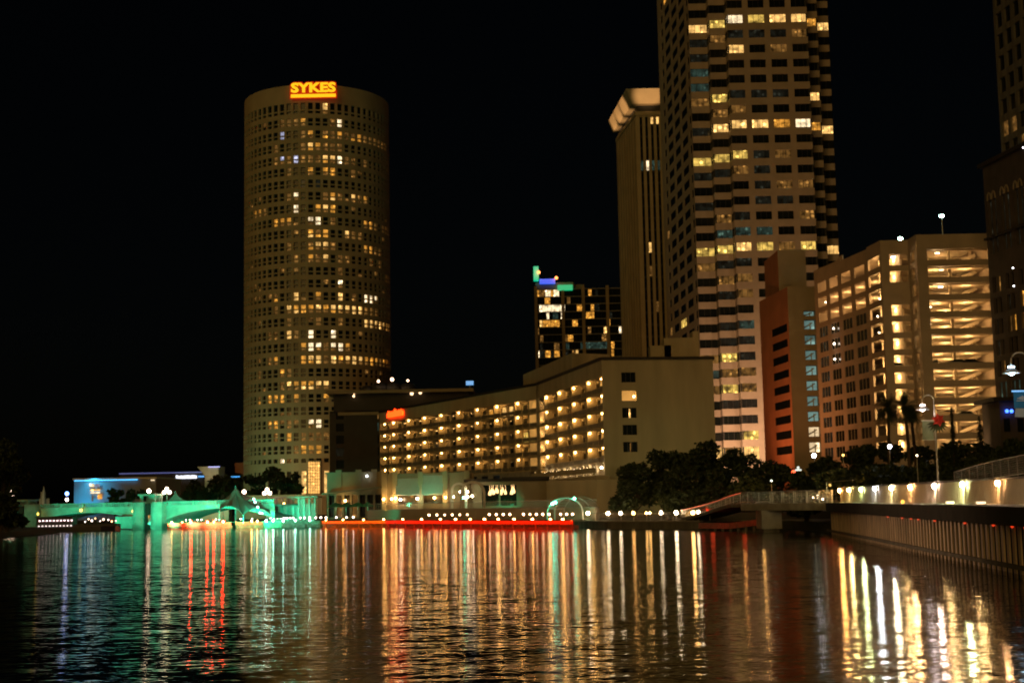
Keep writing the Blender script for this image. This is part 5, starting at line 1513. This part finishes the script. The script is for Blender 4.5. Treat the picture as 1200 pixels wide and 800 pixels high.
# ================================================================== footbridge, ramp and seawall
edge = [(20.6, 24), (22.4, 45), (24.2, 66), (26.9, 92), (29.8, 117), (31.7, 135), (33.2, 149)]
ev = [Vector((x, y, 0)) for x, y in edge]
cum = [0]
for p, q in zip(ev[:-1], ev[1:]): cum.append(cum[-1]+(q-p).length)
def ep(s, off=0, z=0):
    for i in range(len(ev)-1):
        if s <= cum[i+1] or i == len(ev)-2:
            d = (ev[i+1]-ev[i]).normalized(); n = Vector((d.y, -d.x, 0)); return ev[i]+d*(s-cum[i])+n*off+Vector((0, 0, z))
EL = cum[-1]
b = MB()
for i in range(len(ev)-1):
    s0_, s1_ = cum[i], cum[i+1]
    b.face([ep(s0_+.001, -.25, 3.32), ep(s1_, -.25, 3.32), ep(s1_, 3.4, 3.32), ep(s0_+.001, 3.4, 3.32)])
tag(b.build('promenade', M['pave']), kind='structure')
root = thing('seawall', 'long ribbed seawall with a dark overhanging cap on the right', 'wall', ep(60))
rib = MB(); bk = MB()
s = 0
while s < EL:
    a_, c_ = ep(s, .15), ep(s+.62, .15); rib.beam(ep(s+.31, .20, -.6), ep(s+.31, .20, 2.42), .46, .14, up=(c_-a_).normalized().cross(Vector((0, 0, 1))))
    s += 1.16
rib.build('piles', M['pile'], root)
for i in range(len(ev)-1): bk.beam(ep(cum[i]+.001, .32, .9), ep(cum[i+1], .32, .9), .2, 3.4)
bk.build('backing_wall', M['capshade'], root)  # gap shade between the piles comes from this dark colour
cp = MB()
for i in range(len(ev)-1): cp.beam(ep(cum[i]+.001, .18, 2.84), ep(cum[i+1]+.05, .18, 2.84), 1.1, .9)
cp.build('cap_beam', M['capshade'], root)
cp = MB()
for i in range(len(ev)-1): cp.beam(ep(cum[i]+.001, -.28, .42), ep(cum[i+1], -.28, .42), .18, .22)
cp.build('waling_beam', M['concd'], root)
LR = CR('red_marker_glow', (1, .05, .01), .8)
for s in [38, 41, 43.5, 46, 50, 57, 66, 72, 75, 79, 86]:
    q = MB(); p = ep(s+.31, .02, 2.33); q.ball(p, .09, n=6, k=4); q.build('red_marker', LR, root)
for s, z_ in ((118, .9), (108, 1.0), (98, 1.1), (112, .7)):
    p = ep(s, -1.6, z_); point('red_wall_light', p, (1, .06, .015), 1.0, .3)
for s in (30, 50, 70, 90): point('wall_wash', ep(s, -7, 5.5), (1, .52, .28), 60, .5) if False else None

# lit parapet wall at the back of the promenade
root = thing('parapet_wall', 'cream parapet wall lit by a row of wall lamps along the promenade', 'wall', ep(70, 3.4, 3.3))
def OF(s): return 3.5 if s < 55 else 3.5-2.1*min(1, (s-55)/(EL-55))
b = MB(); cap = MB(); bat = MB()
st = [EL*k/24 for k in range(25)]
for s0, s1 in zip(st[:-1], st[1:]):
    b.beam(ep(s0+.001, OF(s0)+.2, 4.05), ep(s1+.02, OF(s1)+.2, 4.05), .3, 1.5)
    cap.beam(ep(s0+.001, OF(s0)+.15, 4.86), ep(s1+.02, OF(s1)+.15, 4.86), .55, .12)
s = 0
while s < EL: bat.beam(ep(s, OF(s), 3.3), ep(s, OF(s), 4.8), .10, .08, up=Vector((0, 1, 0))); s += .42
b.build('wall_face', M['hotel_white'], root); cap.build('coping', M['concd'], root); bat.build('battens', M['hotel_white'], root)
def sfor(px):
    lo, hi = 0, EL
    for _ in range(30):
        m_ = (lo+hi)/2; p = ep(m_, OF(m_)-.2, 4.55)
        if PX(p)[0] > px: lo = m_
        else: hi = m_
    return m_
cols = [((1, .42, .10), 'orange'), ((1, .68, .24), 'warm yellow'), ((.85, 1, .42), 'yellow-green'), ((.9, .93, 1), 'cool white'), ((1, .82, .42), 'yellow-white'), ((1, .48, .18), 'peach'), ((1, .66, .52), 'pinkish'), ((.95, 1, .45), 'pale yellow'), ((1, .5, .2), 'salmon')]
pxl = [983.3, 995.8, 1010, 1026.3, 1045.8, 1068, 1096.3, 1129.5, 1171]
LM = []
for i, px in enumerate(pxl):
    s = sfor(px); p = ep(s, OF(s)-.30, 4.58); LM.append((s, cols[i]))
    t = thing('wall_lamp', f'{cols[i][1]} wall lamp on the promenade parapet, {ordn(i)} from the left', 'lamp', p, 'lamps along the promenade parapet')
    q = MB(); q.ball(p, .15, n=10, k=6, sz=1.1); q.build('bulb', lamp_mat('parapet_lamp', cols[i][0], 480), t)
    q = MB(); q.lathe([(.2, .16), (.14, .24), (.02, .27)], p, 8); q.beam(p+Vector((0, 0, .2)), ep(s, OF(s)+.05, 4.8), .06, .05); q.build('bracket', M['steel'], t)
    q = MB(); q.beam(ep(s, OF(s)-.04, 3.3), ep(s, OF(s)-.04, 4.8), .34, .16, up=Vector((0, 1, 0))); q.build('pilaster', M['hotel_white'], root)
for s in (sfor(1225), sfor(1300)):
    p = ep(s, OF(s)-.30, 4.58); t = thing('wall_lamp', f'peach wall lamp on the parapet past the right edge, {"nearer" if s < 20 else "farther"} of two', 'lamp', p, 'lamps along the promenade parapet')
    q = MB(); q.ball(p, .15, n=10, k=6); q.build('bulb', lamp_mat('parapet_lamp', (1, .62, .36), 300), t)
for i, px in enumerate((1117.5, 1154)):
    s = sfor(px); q = MB(); q.box(-.25, .25, -.14, .14, 0, .14, M=Matrix.Translation(ep(s, OF(s)-.5, 3.33))); o = q.build('step_light', CR('step_glow', (1, .8, .5), 1.5)); tag(o, ('left' if i == 0 else 'right')+' white step light on the promenade floor', 'lamp')
s = sfor(1075); q = MB(); q.ball(ep(s, 1.2, 3.45), .14, n=8, k=5); o = q.build('marker_light', CR('amber_marker', (1, .35, .02), 3)); tag(o, 'amber marker light on the promenade edge', 'lamp')

# footbridge across the inlet
fa = Vector((33.3, 149.6, 0)); fb = Vector((XA(868, 166, 3.3), 166, 0)); fd = (fb-fa).normalized(); fn = Vector((-fd.y, fd.x, 0)); 
if fn.y > 0: fn = -fn
root = thing('footbridge', 'concrete footbridge with mesh railing on a square pier across the inlet', 'footbridge', fa.lerp(fb, .5))
FLn = (fb-fa).length; fq = lambda u, d, z: fa+fd*u+fn*d+Vector((0, 0, z))
b = MB(); b.beam(fq(-1, -1.8, 2.9), fq(FLn, -1.8, 2.9), 3.6, .8); b.build('deck', M['conc'], root)
b = MB(); p = W(903, 608, 162); b.box(p.x-1.15, p.x+1.15, 161.2, 165, .4, 2.5); b.build('pier', M['conc'], root)
b = MB(); b.box(p.x-.9, p.x+.9, 161.6, 164.5, -1, .4); b.build('pier_base', M['concd'], root)
def meshrail(bm, pts, h, nx=.22, wires=7, w_=.03):
    for p, q in zip(pts[:-1], pts[1:]):
        p = Vector(p); q = Vector(q); L_ = (q-p).length; up = Vector((0, 0, 1))
        bm.beam(p+up*h, q+up*h, .09, .08)
        for k in range(wires): bm.beam(p+up*(h*(k+.5)/wires), q+up*(h*(k+.5)/wires), w_, w_)
        n_ = max(2, int(L_/nx))
        for k in range(n_): r_ = p.lerp(q, k/n_); bm.beam(r_, r_+up*h, w_, w_)
        for k in range(int(L_/2.4)+1): r_ = p.lerp(q, min(1, k*2.4/L_)); bm.beam(r_, r_+up*(h+.03), .1, .1)
b = MB(); meshrail(b, [fq(-.5, -.1, 3.3), fq(FLn, -.1, 3.3)], 1.35); meshrail(b, [fq(-.5, -3.5, 3.3), fq(FLn, -3.5, 3.3)], 1.35, .8, 4); b.build('railing', M['steel'], root)
for k in range(4):
    q = MB(); q.ball(fq(FLn*(.28+.05*k) if k else FLn*.38, -3.3, 3.55+.12*k if k else 4.1), .12, n=8, k=5); q.build('railing_lamp', lamp_mat('bridge_rail_lamp', (1, .8, .55), 9), root)
# gate frame at its right end
root = thing('gate_frame', 'thin steel gate frame with a small amber light at the promenade end', 'gate', ep(EL-2, 3.4, 3.3))
a = W(968.5, 564.5, 146); c = W(1010, 564.5, 128); b = MB(); b.tube([(a.x, 146, 3.3), (a.x, 146, a.z), (c.x+.4, 133, a.z+.0)], .05, 6); b.build('frame', M['steel'], root)
q = MB(); q.ball(W(972.5, 568, 145.5), .16, n=8, k=5); q.build('amber_light', CR('gate_amber', (1, .5, .05), .6), root)
# ramp down to the riverwalk, red light on its rail
root = thing('ramp', 'curving riverwalk ramp with red-lit handrail left of the footbridge', 'ramp', GP(830, 180, 2))
rp_ = [(868, 166.5, 3.3), (856, 170, 3.0), (843, 176, 2.5), (828, 183, 2.0), (812, 188, 1.55), (798, 192, 1.2)]
rv = [Vector((XA(px, Y, z), Y, z)) for px, Y, z in rp_]
b = MB()
for p, q in zip(rv[:-1], rv[1:]): b.beam(p+Vector((.8, 1.6, -.2)), q+Vector((.8, 1.6, -.2)), 3.6, .4)
b.build('deck', M['concd'], root)
b = MB(); meshrail(b, rv, 1.2, .3, 4); b.build('railing', M['steel'], root)
b = MB(); b.tube([p+Vector((0, -.08, 1.24)) for p in rv], .045, 6); b.build('handrail_light', CR('red_handrail', (1, .06, .02), .9), root)
for k in (1, 3): point('red_rail_light', rv[k]+Vector((-.6, -.9, .4)), (1, .08, .03), 4, .2)
root = thing('fender_beam', 'low red-lit timber fender beam under the ramp', 'fender', GP(860, 172, 1))
a = Vector((XA(820, 181, .9), 181, .55)); m_ = Vector((XA(856, 172, .9), 172, .62)); c = Vector((XA(893, 165, 1), 165, 1.15)); b = MB(); b.beam(a, m_, .4, .7); b.beam(m_, c, .4, .7); b.build('beam', REDD, root)  # board tint puts the red light into the beam's colour
b = MB()
for t in range(9): p = a.lerp(m_, t/4) if t < 5 else m_.lerp(c, (t-4)/4); b.tube([(p.x, p.y-.1, -1), (p.x, p.y-.1, .9)], .18, 8)
b.build('piles', M['concd'], root)
for t in (.3, .8): p = a.lerp(c, t); point('red_beam_light', p+Vector((-1, -3, .2)), (1, .07, .02), 6, .3)

# mesh fence rising at the right
root = thing('ramp_fence', 'pale mesh fence climbing a ramp behind the parapet, right edge', 'fence', (33, 100, 3.3))
b = MB(); g_ = MB(); fp = [W(1118, 553, 108), W(1145, 545, 101), W(1172, 538.5, 95), W(1202, 532.5, 89), W(1240, 526, 80)]
for p, q in zip(fp[:-1], fp[1:]):
    b.beam(p, q, .07, .07); b.beam(p-Vector((0, 0, 1.15)), q-Vector((0, 0, 1.15)), .07, .07)
    for t in range(3): r_ = p.lerp(q, t/3); b.beam(r_, r_-Vector((0, 0, 1.5)), .06, .06)
    for t in range(1, 8): b.beam(p-Vector((0, 0, t*.145)), q-Vector((0, 0, t*.145)), .015, .015)
    for t in range(26): r_ = p.lerp(q, t/26); b.beam(r_, r_-Vector((0, 0, 1.15)), .015, .015)
b.build('mesh', M['steel'], root)
b = MB()
for p, q in zip(fp[:-1], fp[1:]): b.beam(p-Vector((0, 0, 1.9)), q-Vector((0, 0, 1.9)), .3, 1.0)
b.build('ramp_wall', M['concd'], root)
point('fence_wash', (31, 92, 7.5), (1, .75, .45), 60, .3) if False else None

# ================================================================== lamp posts with pendant lamps and banners
def lamp_post(px, Y, zb0, yarc, dxm, lab, hue, s_bulb):
    zt_ = W(px, yarc, Y).z; x_ = XA(px, Y, zt_-1)
    t = thing('lamp_post', lab, 'lamp post', (x_, Y, zb0))
    b = MB(); b.lathe([(.28, 0), (.28, .25), (.16, .5), (.12, .9)], (x_, Y, zb0), 10); b.tube([(x_, Y, zb0+.8), (x_, Y, zt_-dxm/2)], [.10, .065], 8)
    b.build('post', M['steel'], t)
    b = MB(); r_ = dxm/2; pts = [(x_-r_+r_*math.cos(a_), Y, zt_-r_+r_*math.sin(a_)) for a_ in [PI*k/10 for k in range(11)]]+[(x_-2*r_, Y, zt_-r_-.18)]
    b.tube(pts, .045, 8); b.build('arm', M['white'], t)
    lp = Vector((x_-2*r_, Y, zt_-r_-.2))
    b = MB(); b.lathe([(.06, .02), (.16, -.04), (.18, -.20), (.30, -.30), (.50, -.42), (.50, -.46), (.28, -.40)], lp, 16); b.build('lamp_shade', surf('lamp_shade_enamel', (.7, .75, .8), .4, .05, 1), t, True)
    b = MB(); sh_ = COL.objects[-1] if False else t.children[-1]
    b.ball(lp+Vector((0, 0, -.42)), .17, n=12, k=8, sz=.8); b.ball(lp+Vector((0, 0, -.12)), .185, n=12, k=6, sz=.7); b.build('bulb', lamp_mat('pendant_bulb', hue, s_bulb), next(c for c in t.children if c.name.startswith('lamp_shade')))
    point('pendant_light', lp+Vector((0, 0, -.68)), hue, 55, .12)
    return t, x_, zt_, Y
t, x_, zt_, Y = lamp_post(1095, 104, 3.1, 462.5, .88, 'curved lamp post with a red star flower, before the parking garage', (1, .78, .72), 26)
Z = lambda py: W(1095, py, Y).z
b = MB(); b.box(x_-1.0, x_, Y-.03, Y+.03, Z(493), Z(491.8)); b.box(x_-1.0, x_, Y-.03, Y+.03, Z(515.6), Z(514.5)); b.build('banner_arms', M['white'], t)
b = MB(); b.face([(x_-.98, Y, Z(514.5)), (x_-.15, Y, Z(514.5)), (x_-.15, Y, Z(493)), (x_-.98, Y, Z(493))]); b.build('banner', surf('pale_green_banner', (.35, .42, .33), .8, .3, 1.2), t)
fl = thing('flower_decoration', 'red and orange star flower with green leaves tied to the lamp post', 'decoration', (x_, Y-.15, Z(492)))
b = MB(); g_ = MB()
for k in range(12):
    a_ = 2*PI*k/12+.2; r_ = .55 if k % 2 else .38; d = Vector((math.cos(a_), 0, math.sin(a_))); n_ = Vector((-d.z, 0, d.x)); o = Vector((x_+.18, Y-.22, Z(492)))
    for s_ in (-1, 1): b.face([o, o+d*r_*.5+n_*s_*.11+Vector((0, -.1, 0)), o+d*r_+Vector((0, .03, 0))])
for k in range(10):
    a_ = PI*(1.05+.9*k/9); d = Vector((math.cos(a_), 0, math.sin(a_))); n_ = Vector((-d.z, 0, d.x)); o = Vector((x_+.15, Y-.1, Z(495)))
    g_.face([o, o+d*.45+n_*.1, o+d*.85, o+d*.45-n_*.1])
b.build('petals', M['redplastic'], fl); g_.build('leaves', M['leaf2'], fl)
spot('decoration_light', (x_-1.3, Y-2.2, Z(470)), (x_+.2, Y-.2, Z(492)), (1, .7, .5), 90, 50)
t, x_, zt_, Y = lamp_post(1206, 75, 3.1, 412.5, .95, 'blue-lit curved lamp post with a blue banner at the right edge', (.55, .8, 1), 22)
t['label'] = 'blue-lit curved lamp with a blue banner at the right edge'
Z = lambda py: W(1200, py, Y).z
b = MB(); b.box(x_-1.0, x_, Y-.03, Y+.03, Z(459), Z(457)); b.build('banner_arm', CR('blue_banner_arm_glow', (.05, .45, 1), .8), t)  # blue emission put into the banner arm itself
b = MB(); b.face([(x_-.92, Y, Z(478)), (x_-.1, Y, Z(478)), (x_-.1, Y, Z(459)), (x_-.92, Y, Z(459))]); b.build('banner', surf('blue_banner', (.03, .22, .42), .8, .1, 1), t)
b = MB(); b.face([(x_-.92, Y, Z(488)), (x_-.1, Y, Z(489)), (x_-.1, Y, Z(478.2)), (x_-.85, Y, Z(478.2))]); b.build('banner_flag', surf('grey_banner', (.5, .55, .52), .8, .1, 1), t)
b = MB(); e = Vector((x_-.45, Y-.02, Z(466)))
for k in range(7):
    o = e+Vector(((k-3)*.085, 0, -.02)); b.box(o.x-.03, o.x+.03, Y-.03, Y-.01, o.z-.09+abs(k-3)*.02, o.z+.14-abs(k-3)*.04)
b.box(e.x-.33, e.x+.33, Y-.03, Y-.01, e.z-.17, e.z-.13); b.build('emblem', M['white'], next(c for c in t.children if c.name.split('.')[0] == 'banner'))
spot('banner_light', (x_-1.6, Y-3, Z(440)), (x_-.5, Y, Z(472)), (.6, .85, 1), 60, 50)
# ================================================================== trees
def crown_mesh(seed, h, rx, n, leaf=.30, base=.32, flat=1.0, pal=0):
    """leaf clumps scattered through lobes of a crown; trunk and limbs separately"""
    r = random.Random(seed); b = MB(); tr = MB()
    lobes = []
    nl_ = 11
    for i in range(nl_):
        a = 2*PI*i*.618; rr = rx*(.2+.62*r.random()); z = h*(base+.12+(.88-base)*r.random()*(1-.35*rr/rx))
        lobes.append((Vector((rr*math.cos(a), rr*math.sin(a), z)), rx*(.30+.24*r.random())))
    lobes.append((Vector((0, 0, h*.80)), rx*.42))
    tr.tube([(0, 0, 0), (.05, .03, h*.18), (.1*rx*.3, 0, h*(base+.06))], [rx*.075+.1, rx*.055+.08, rx*.045+.05], 8)
    for c, q in lobes:
        s = Vector((0.03*rx, 0, h*(base-.02))); m = s.lerp(c, .5)+Vector((0, 0, -.03*h)); tr.tube([s, m, c], [.05*rx*.6+.03, .03*rx*.6+.02, .02], 6)
    per = n//len(lobes)
    for c, q in lobes:
        k = 0
        while k < per:
            cc = Vector((r.gauss(0, 1), r.gauss(0, 1), r.gauss(0, 1))).normalized()*(q*(.55+.5*r.random()**.6)); cc.z *= .78*flat
            cc = c+cc
            for t in range(6):
                p = cc+Vector((r.gauss(0, .22), r.gauss(0, .22), r.gauss(0, .18)))*(rx*.16)
                u = Vector((r.gauss(0, 1), r.gauss(0, 1), r.gauss(0, .6))).normalized(); v = u.cross(Vector((r.gauss(0, 1), r.gauss(0, 1), r.gauss(0, 1)))).normalized()
                l = leaf*(.6+.8*r.random())
                b.face([p-u*l, p-v*l*.45, p+u*l, p+v*l*.45]); k += 1
    return b, tr
def tree(name, x, y, z, h, rx, seed, label, cat='tree', group=None, n=5200, leaf=.33, mat='leaf', flat=1.0, base=.32):
    b, tr = crown_mesh(seed, h, rx, n, leaf, base, flat)
    t = thing(name, label, cat, (0, 0, 0), group)
    b.build('crown', M[mat], t); tr.build('trunk', M['bark'], t)
    t.location = (x, y, z); return t
def at_tree(px, ytop, Y, zb, wpx, seed, label, **k):
    zt_ = W(px, ytop, Y).z; x = XA(px, Y, zt_/2+zb/2)
    return tree(k.pop('name', 'oak_tree'), x, Y, zb, zt_-zb, wpx/2/F*Y, seed, label, **k)
GO = 'dark trees in front of the hotel end wall'
at_tree(743, 541, 206, 1.0, 56, 1, 'leftmost dark tree of the clump before the hotel end wall', group=GO, base=.16)
at_tree(778, 524, 209, 1.0, 62, 2, 'tall dark oak in front of the blank hotel end wall', group=GO, base=.14, n=6500)
at_tree(822, 519, 206, 1.0, 66, 3, 'broad dark oak at the right corner of the hotel end wall', group=GO, base=.14, n=6500)
at_tree(862, 518, 204, 1.0, 58, 4, 'dark oak in front of the granite skyscraper base', group=GO, base=.14, n=6000)
at_tree(903, 541, 198, 1.0, 64, 5, 'low dark tree before the orange stair building', group=GO, base=.12)
at_tree(799, 546, 200, 1.0, 60, 6, 'low bushy dark tree in front of the broad oak', group=GO, base=.10, n=4500)
at_tree(842, 548, 199, 1.0, 70, 16, 'low dark tree left of the footbridge', group=GO, base=.08, n=4500)
at_tree(880, 556, 194, 1.0, 60, 17, 'dark bushy tree above the footbridge railing', group=GO, base=.08, n=4500)
GR = 'dark trees below the parking garage'
at_tree(972, 536, 175, 3.1, 62, 7, 'dark round tree below the left end of the garage', group=GR, base=.08)
at_tree(1008, 522, 185, 3.1, 60, 8, 'dark tree under the garage offices, left of the palms', group=GR, base=.10)
at_tree(1045, 517, 190, 3.1, 62, 9, 'dark bush-like tree around the two palm trunks', group=GR, base=.08)
at_tree(1082, 520, 186, 3.1, 58, 10, 'dark tree directly behind the curved lamp post', group=GR, base=.08)
at_tree(1117, 523, 180, 3.1, 56, 11, 'dark tree below the wide garage decks', group=GR, base=.08)
at_tree(1152, 524, 176, 3.1, 60, 12, 'dark tree at the right end of the garage', group=GR, base=.08)
at_tree(1190, 512, 168, 3.1, 52, 13, 'dark tree in front of the low annex, right edge', group=GR, base=.10)
at_tree(944, 556, 170, 1.0, 52, 14, 'low dark tree behind the footbridge gate', group=GR, base=.06)
at_tree(988, 551, 158, 3.1, 60, 18, 'low dark shrub behind the left end of the parapet', name='shrub', cat='shrub', group=GR, base=.05, n=3600)
at_tree(1040, 545, 150, 3.1, 74, 19, 'broad dark shrub behind the middle of the parapet', name='shrub', cat='shrub', group=GR, base=.05, n=3600)
at_tree(1092, 545, 145, 3.1, 74, 20, 'broad dark shrub at the foot of the curved lamp post', name='shrub', cat='shrub', group=GR, base=.05, n=3600)
at_tree(1150, 541, 140, 3.1, 86, 21, 'broad dark shrub behind the mesh fence', name='shrub', cat='shrub', group=GR, base=.05, n=3600)
at_tree(1200, 538, 132, 3.1, 70, 22, 'dark shrub behind the mesh fence at the right edge', name='shrub', cat='shrub', group=GR, base=.05, n=3600)
# left trees
GL = 'trees near the bridge'
b = MB(); b.prism([(-400, 200), (-80, 200), (-84, 260), (-108, 300), (-140, 420), (-400, 480)], -1.5, .9); tag(b.build('left_bank', M['land']), kind='structure')
at_tree(2, 513, 222, .9, 52, 30, 'dark tree cut by the left edge of the photo', group=GL, base=.15)
at_tree(8, 575, 214, .9, 44, 31, 'low dark tree at the waterline, left edge', group=GL, base=.05, n=3000)
for i, (px, yt, wd, lb) in enumerate(((135, 571, 22, 'first from the left of three dark trees before the teal building'), (152, 572, 20, 'second from the left of three dark trees before the teal building'), (168, 571, 22, 'third from the left of three dark trees before the teal building'))):
    at_tree(px, yt, 330, 1.0, wd, 40+i, lb, group=GL, n=2200, leaf=.4, base=.2)
for i, (px, yt, wd, Y, lb) in enumerate(((228, 557, 30, 345, 'dark tree left of the white wedge building'), (250, 556, 34, 350, 'dark tree under the white wedge building'), (271, 554, 26, 348, 'dark tree left of the round tower base'), (300, 551, 30, 352, 'dark tree at the left foot of the round tower'), (322, 549, 34, 350, 'dark tree before the middle of the round tower base'), (343, 553, 28, 352, 'dark tree left of the lit lobby screen'))):
    at_tree(px, yt, Y, 1.0, wd, 50+i, lb, group=GL, n=2600, leaf=.42, base=.25)
# palms
def palm(x, y, z, h, seed, label, fr=2.3):
    r = random.Random(seed); t = thing('palm_tree', label, 'palm tree', (0, 0, 0), 'palms before the garage')
    b = MB(); lean = r.uniform(-.5, .5); n_ = 9; pts = [(lean*(k/n_)**2, 0, h*k/n_) for k in range(n_+1)]; b.tube(pts, [.26-.12*k/n_+(.03 if k % 2 else 0) for k in range(n_+1)], 8); b.build('trunk', M['bark'], t)
    b = MB(); top = Vector(pts[-1])
    for k in range(80):
        a = r.random()*2*PI; el = r.uniform(-1.1, 1.35); L_ = fr*r.uniform(.75, 1.05); d = Vector((math.cos(a)*math.cos(el), math.sin(a)*math.cos(el), math.sin(el)))
        prev = top; nseg = 6
        for s in range(1, nseg+1):
            q = top+d*L_*s/nseg+Vector((0, 0, -.5*(s/nseg)**2*L_*.7*math.cos(el)))
            sd_ = (q-prev).cross(Vector((0, 0, 1)));  sd_ = sd_.normalized() if sd_.length > 1e-4 else Vector((1, 0, 0))
            wl = .42*math.sin(PI*(s-.3)/(nseg+.6))+.1
            for sg in (-1, 1):
                for e in range(2):
                    m = prev.lerp(q, e/2); b.face([m, m+(q-prev)*.5+sd_*sg*wl+Vector((0, 0, -wl*.35)), m+(q-prev)*.22])
            b.face([prev-sd_*.02, prev+sd_*.02, q+sd_*.02, q-sd_*.02]); prev = q
    b.build('fronds', M['frond'], t); t.location = (x, y, z)
for px, py, Y, lb in ((1039, 477, 172, 'left palm of the pair before the garage corner'), (1063, 475, 168, 'right palm of the pair, with a fuller head'), (1071, 484, 178, 'small palm head just behind the right palm')):
    p = W(px, py, Y); palm(p.x, Y, 3.1, p.z-3.1, int(px), lb, 2.3 if px < 1070 else 1.4)
# conifers
def conifer(px, ytop, Y, wpx, seed, label):
    zt_ = W(px, ytop, Y).z; x = XA(px, Y, 8); h = zt_-3.1; r = random.Random(seed); R_ = wpx/2/F*Y
    t = thing('conifer', label, 'conifer', (0, 0, 0), 'conifers before the garage'); b = MB(); tr = MB(); tr.tube([(0, 0, 0), (0, 0, h*.97)], [.16, .03], 6); tr.build('trunk', M['bark'], t)
    for k in range(1500):
        f_ = r.random()**.8; z = h*(.08+.92*(1-f_)) ; rad = R_*(f_*.95+.04)*(1-.25*(math.sin(z*5.5)*.5+.5)); a = r.random()*2*PI; rr = rad*r.random()**.35
        p = Vector((rr*math.cos(a), rr*math.sin(a), z-.15*rr)); d = Vector((math.cos(a), math.sin(a), -.35)); s_ = Vector((-d.y, d.x, r.uniform(-.3, .3)))
        l = .28; b.face([p-s_*l*.3, p+d*l, p+s_*l*.3, p-d*l*.4])
    b.build('crown', M['leaf'], t); t.location = (x, Y, 3.1)
conifer(1118, 477, 160, 13, 1, 'slim conifer before the garage decks'); conifer(1150, 487, 156, 20, 2, 'wider conifer at the right of the garage decks')

# street details between the trees
def street_light(px, py, Y, zb, label, col, s_, r_=.2, tall=True):
    p = W(px, py, Y); t = thing('street_lamp', label, 'street lamp', (p.x, Y, zb)); b = MB(); b.tube([(p.x, Y, zb), (p.x, Y, p.z-r_)], .06, 6); b.build('pole', M['steel'], t)
    q = MB(); q.ball(p, r_, n=8, k=6); q.build('globe', lamp_mat('globe', col, s_), t)
street_light(1042.5, 523, 150, 3.1, 'white globe lamp among the dark trees below the palms', (.9, .85, 1), 22, .22)
street_light(954, 533.5, 200, 1.0, 'white lamp at the foot of the cyan stairwell', (1, .9, .95), 26, .3)
street_light(1074.5, 533.5, 140, 3.1, 'small cream lamp among shrubs left of the lamp post', (1, .8, .55), 8, .1)
street_light(988, 533, 160, 3.1, 'small yellow lamp in the trees below the garage offices', (1, .55, .12), 5, .14)
street_light(904, 563, 188, 1.0, 'small pale lamp in the dark tree above the footbridge', (.8, .9, .7), 3, .14)
street_light(788.3, 595.5, 205, 1.0, 'small green-yellow light under the oaks', (.8, 1, .2), 9, .13)
t = thing('traffic_light', 'red traffic signal between the dark trees', 'traffic light', GP(930, 200, 1.0))
p = W(929.5, 553, 192); b = MB(); b.tube([(p.x, 192, 1), (p.x, 192, p.z+.6)], .07, 6); b.box(p.x-.22, p.x+.22, 191.9, 192.2, p.z-.5, p.z+.4); b.build('post', M['darkmet'], t)
b = MB(); b.ball(p+Vector((0, -.2, 0)), .3, n=8, k=5); b.build('red_light', CR('signal_red', (1, .08, .02), 3), t)
p = W(935.5, 550.5, 191); t = thing('street_sign', 'small white lit street sign beside the red traffic signal', 'sign', (p.x, 191, 1)); b = MB(); b.tube([(p.x, 191.1, 1), (p.x, 191.1, p.z)], .05, 6); b.build('post', M['steel'], t)
b = MB(); b.box(p.x-.42, p.x+.42, 190.95, 191.05, p.z-.1, p.z+.12); b.box(p.x-.15, p.x+.15, 190.95, 191.05, p.z+.16, p.z+.5); b.build('panel', CR('sign_white', (.9, 1, .9), 1.0), t)
# cars on the street behind the footbridge and left of it
for px, Y, lb, rz in ((878, 186, 'amber-lit car behind the footbridge railing', .1), (899, 183, 'second amber-lit car, right of the first, behind the footbridge', .1)):
    pass
make_car(CARS, 'silver car parked in amber light behind the footbridge railing', (XA(893, 192, 3), 192, 2.0), .1)
make_car(surf('amber_car_paint', (.5, .32, .1), .35, .05, 1), 'yellowish car left of the silver one behind the footbridge', (XA(871, 194, 3), 194, 2.0), .05)
b = MB(); b.box(24, 60, 189.5, 199, .9, 2.0); tag(b.build('road', M['asphalt']), kind='structure')
point('street_glow', (XA(893, 188, 3), 187.8, 4.9), (1, .5, .12), 90, .2); point('street_glow', (XA(871, 189, 3), 189, 4.6), (1, .5, .12), 60, .2)

# warm street lighting at the foot of the towers (sodium street lamps of the avenue behind the trees)
SOD = (1, .50, .22)
avenue = [(40, 330, 5200, (54, 345, 18)), (52, 322, 6500, (60, 345, 26)), (64, 322, 4200, (66, 345, 26))]
for i, (x, y, pw, to) in enumerate(avenue):
    spot('avenue_floodlight', (x, y, 9), to, (1, .56, .30), pw*3.2, 120, 1, .5)
spot('avenue_floodlight', (44, 292, 9), (56.2, 296, 22), (1, .32, .10), 7000, 130, 1, .5)
spot('avenue_floodlight', (47, 278, 12), (61.5, 276, 22), (1, .34, .12), 5000, 130, 1, .5)
spot('avenue_floodlight', (70, 215, 10), (72, 245, 24), (1, .62, .30), 2200, 120, 1, .5)
spot('tower_spill_spot', (TX-26, TY-48, 4), (TX-12, TY-20, 22), (.35, 1, .55), 9000, 110, 1, .5)  # added green spot standing in for spill from the bridge lights
spot('tower_spill_spot', (TX+2, TY-50, 4), (TX+6, TY-24, 14), (1, .6, .25), 5000, 110, 1, .5)
spot('seawall_fill_spot', (-30, 96, 12), (28, 100, 1), (1, .60, .34), 34000, 60, 1, .5)  # unseen spot added over the river to brighten the seawall piles
spot('hotel_floodlight', (30, 236, 3), (26, 258, 10), (.75, 1, .45), 900, 90, 1, .5)
spot('hotel_floodlight', (12, 225, 4), (14, 250, 6), (1, .66, .28), 1400, 110, 1, .5)
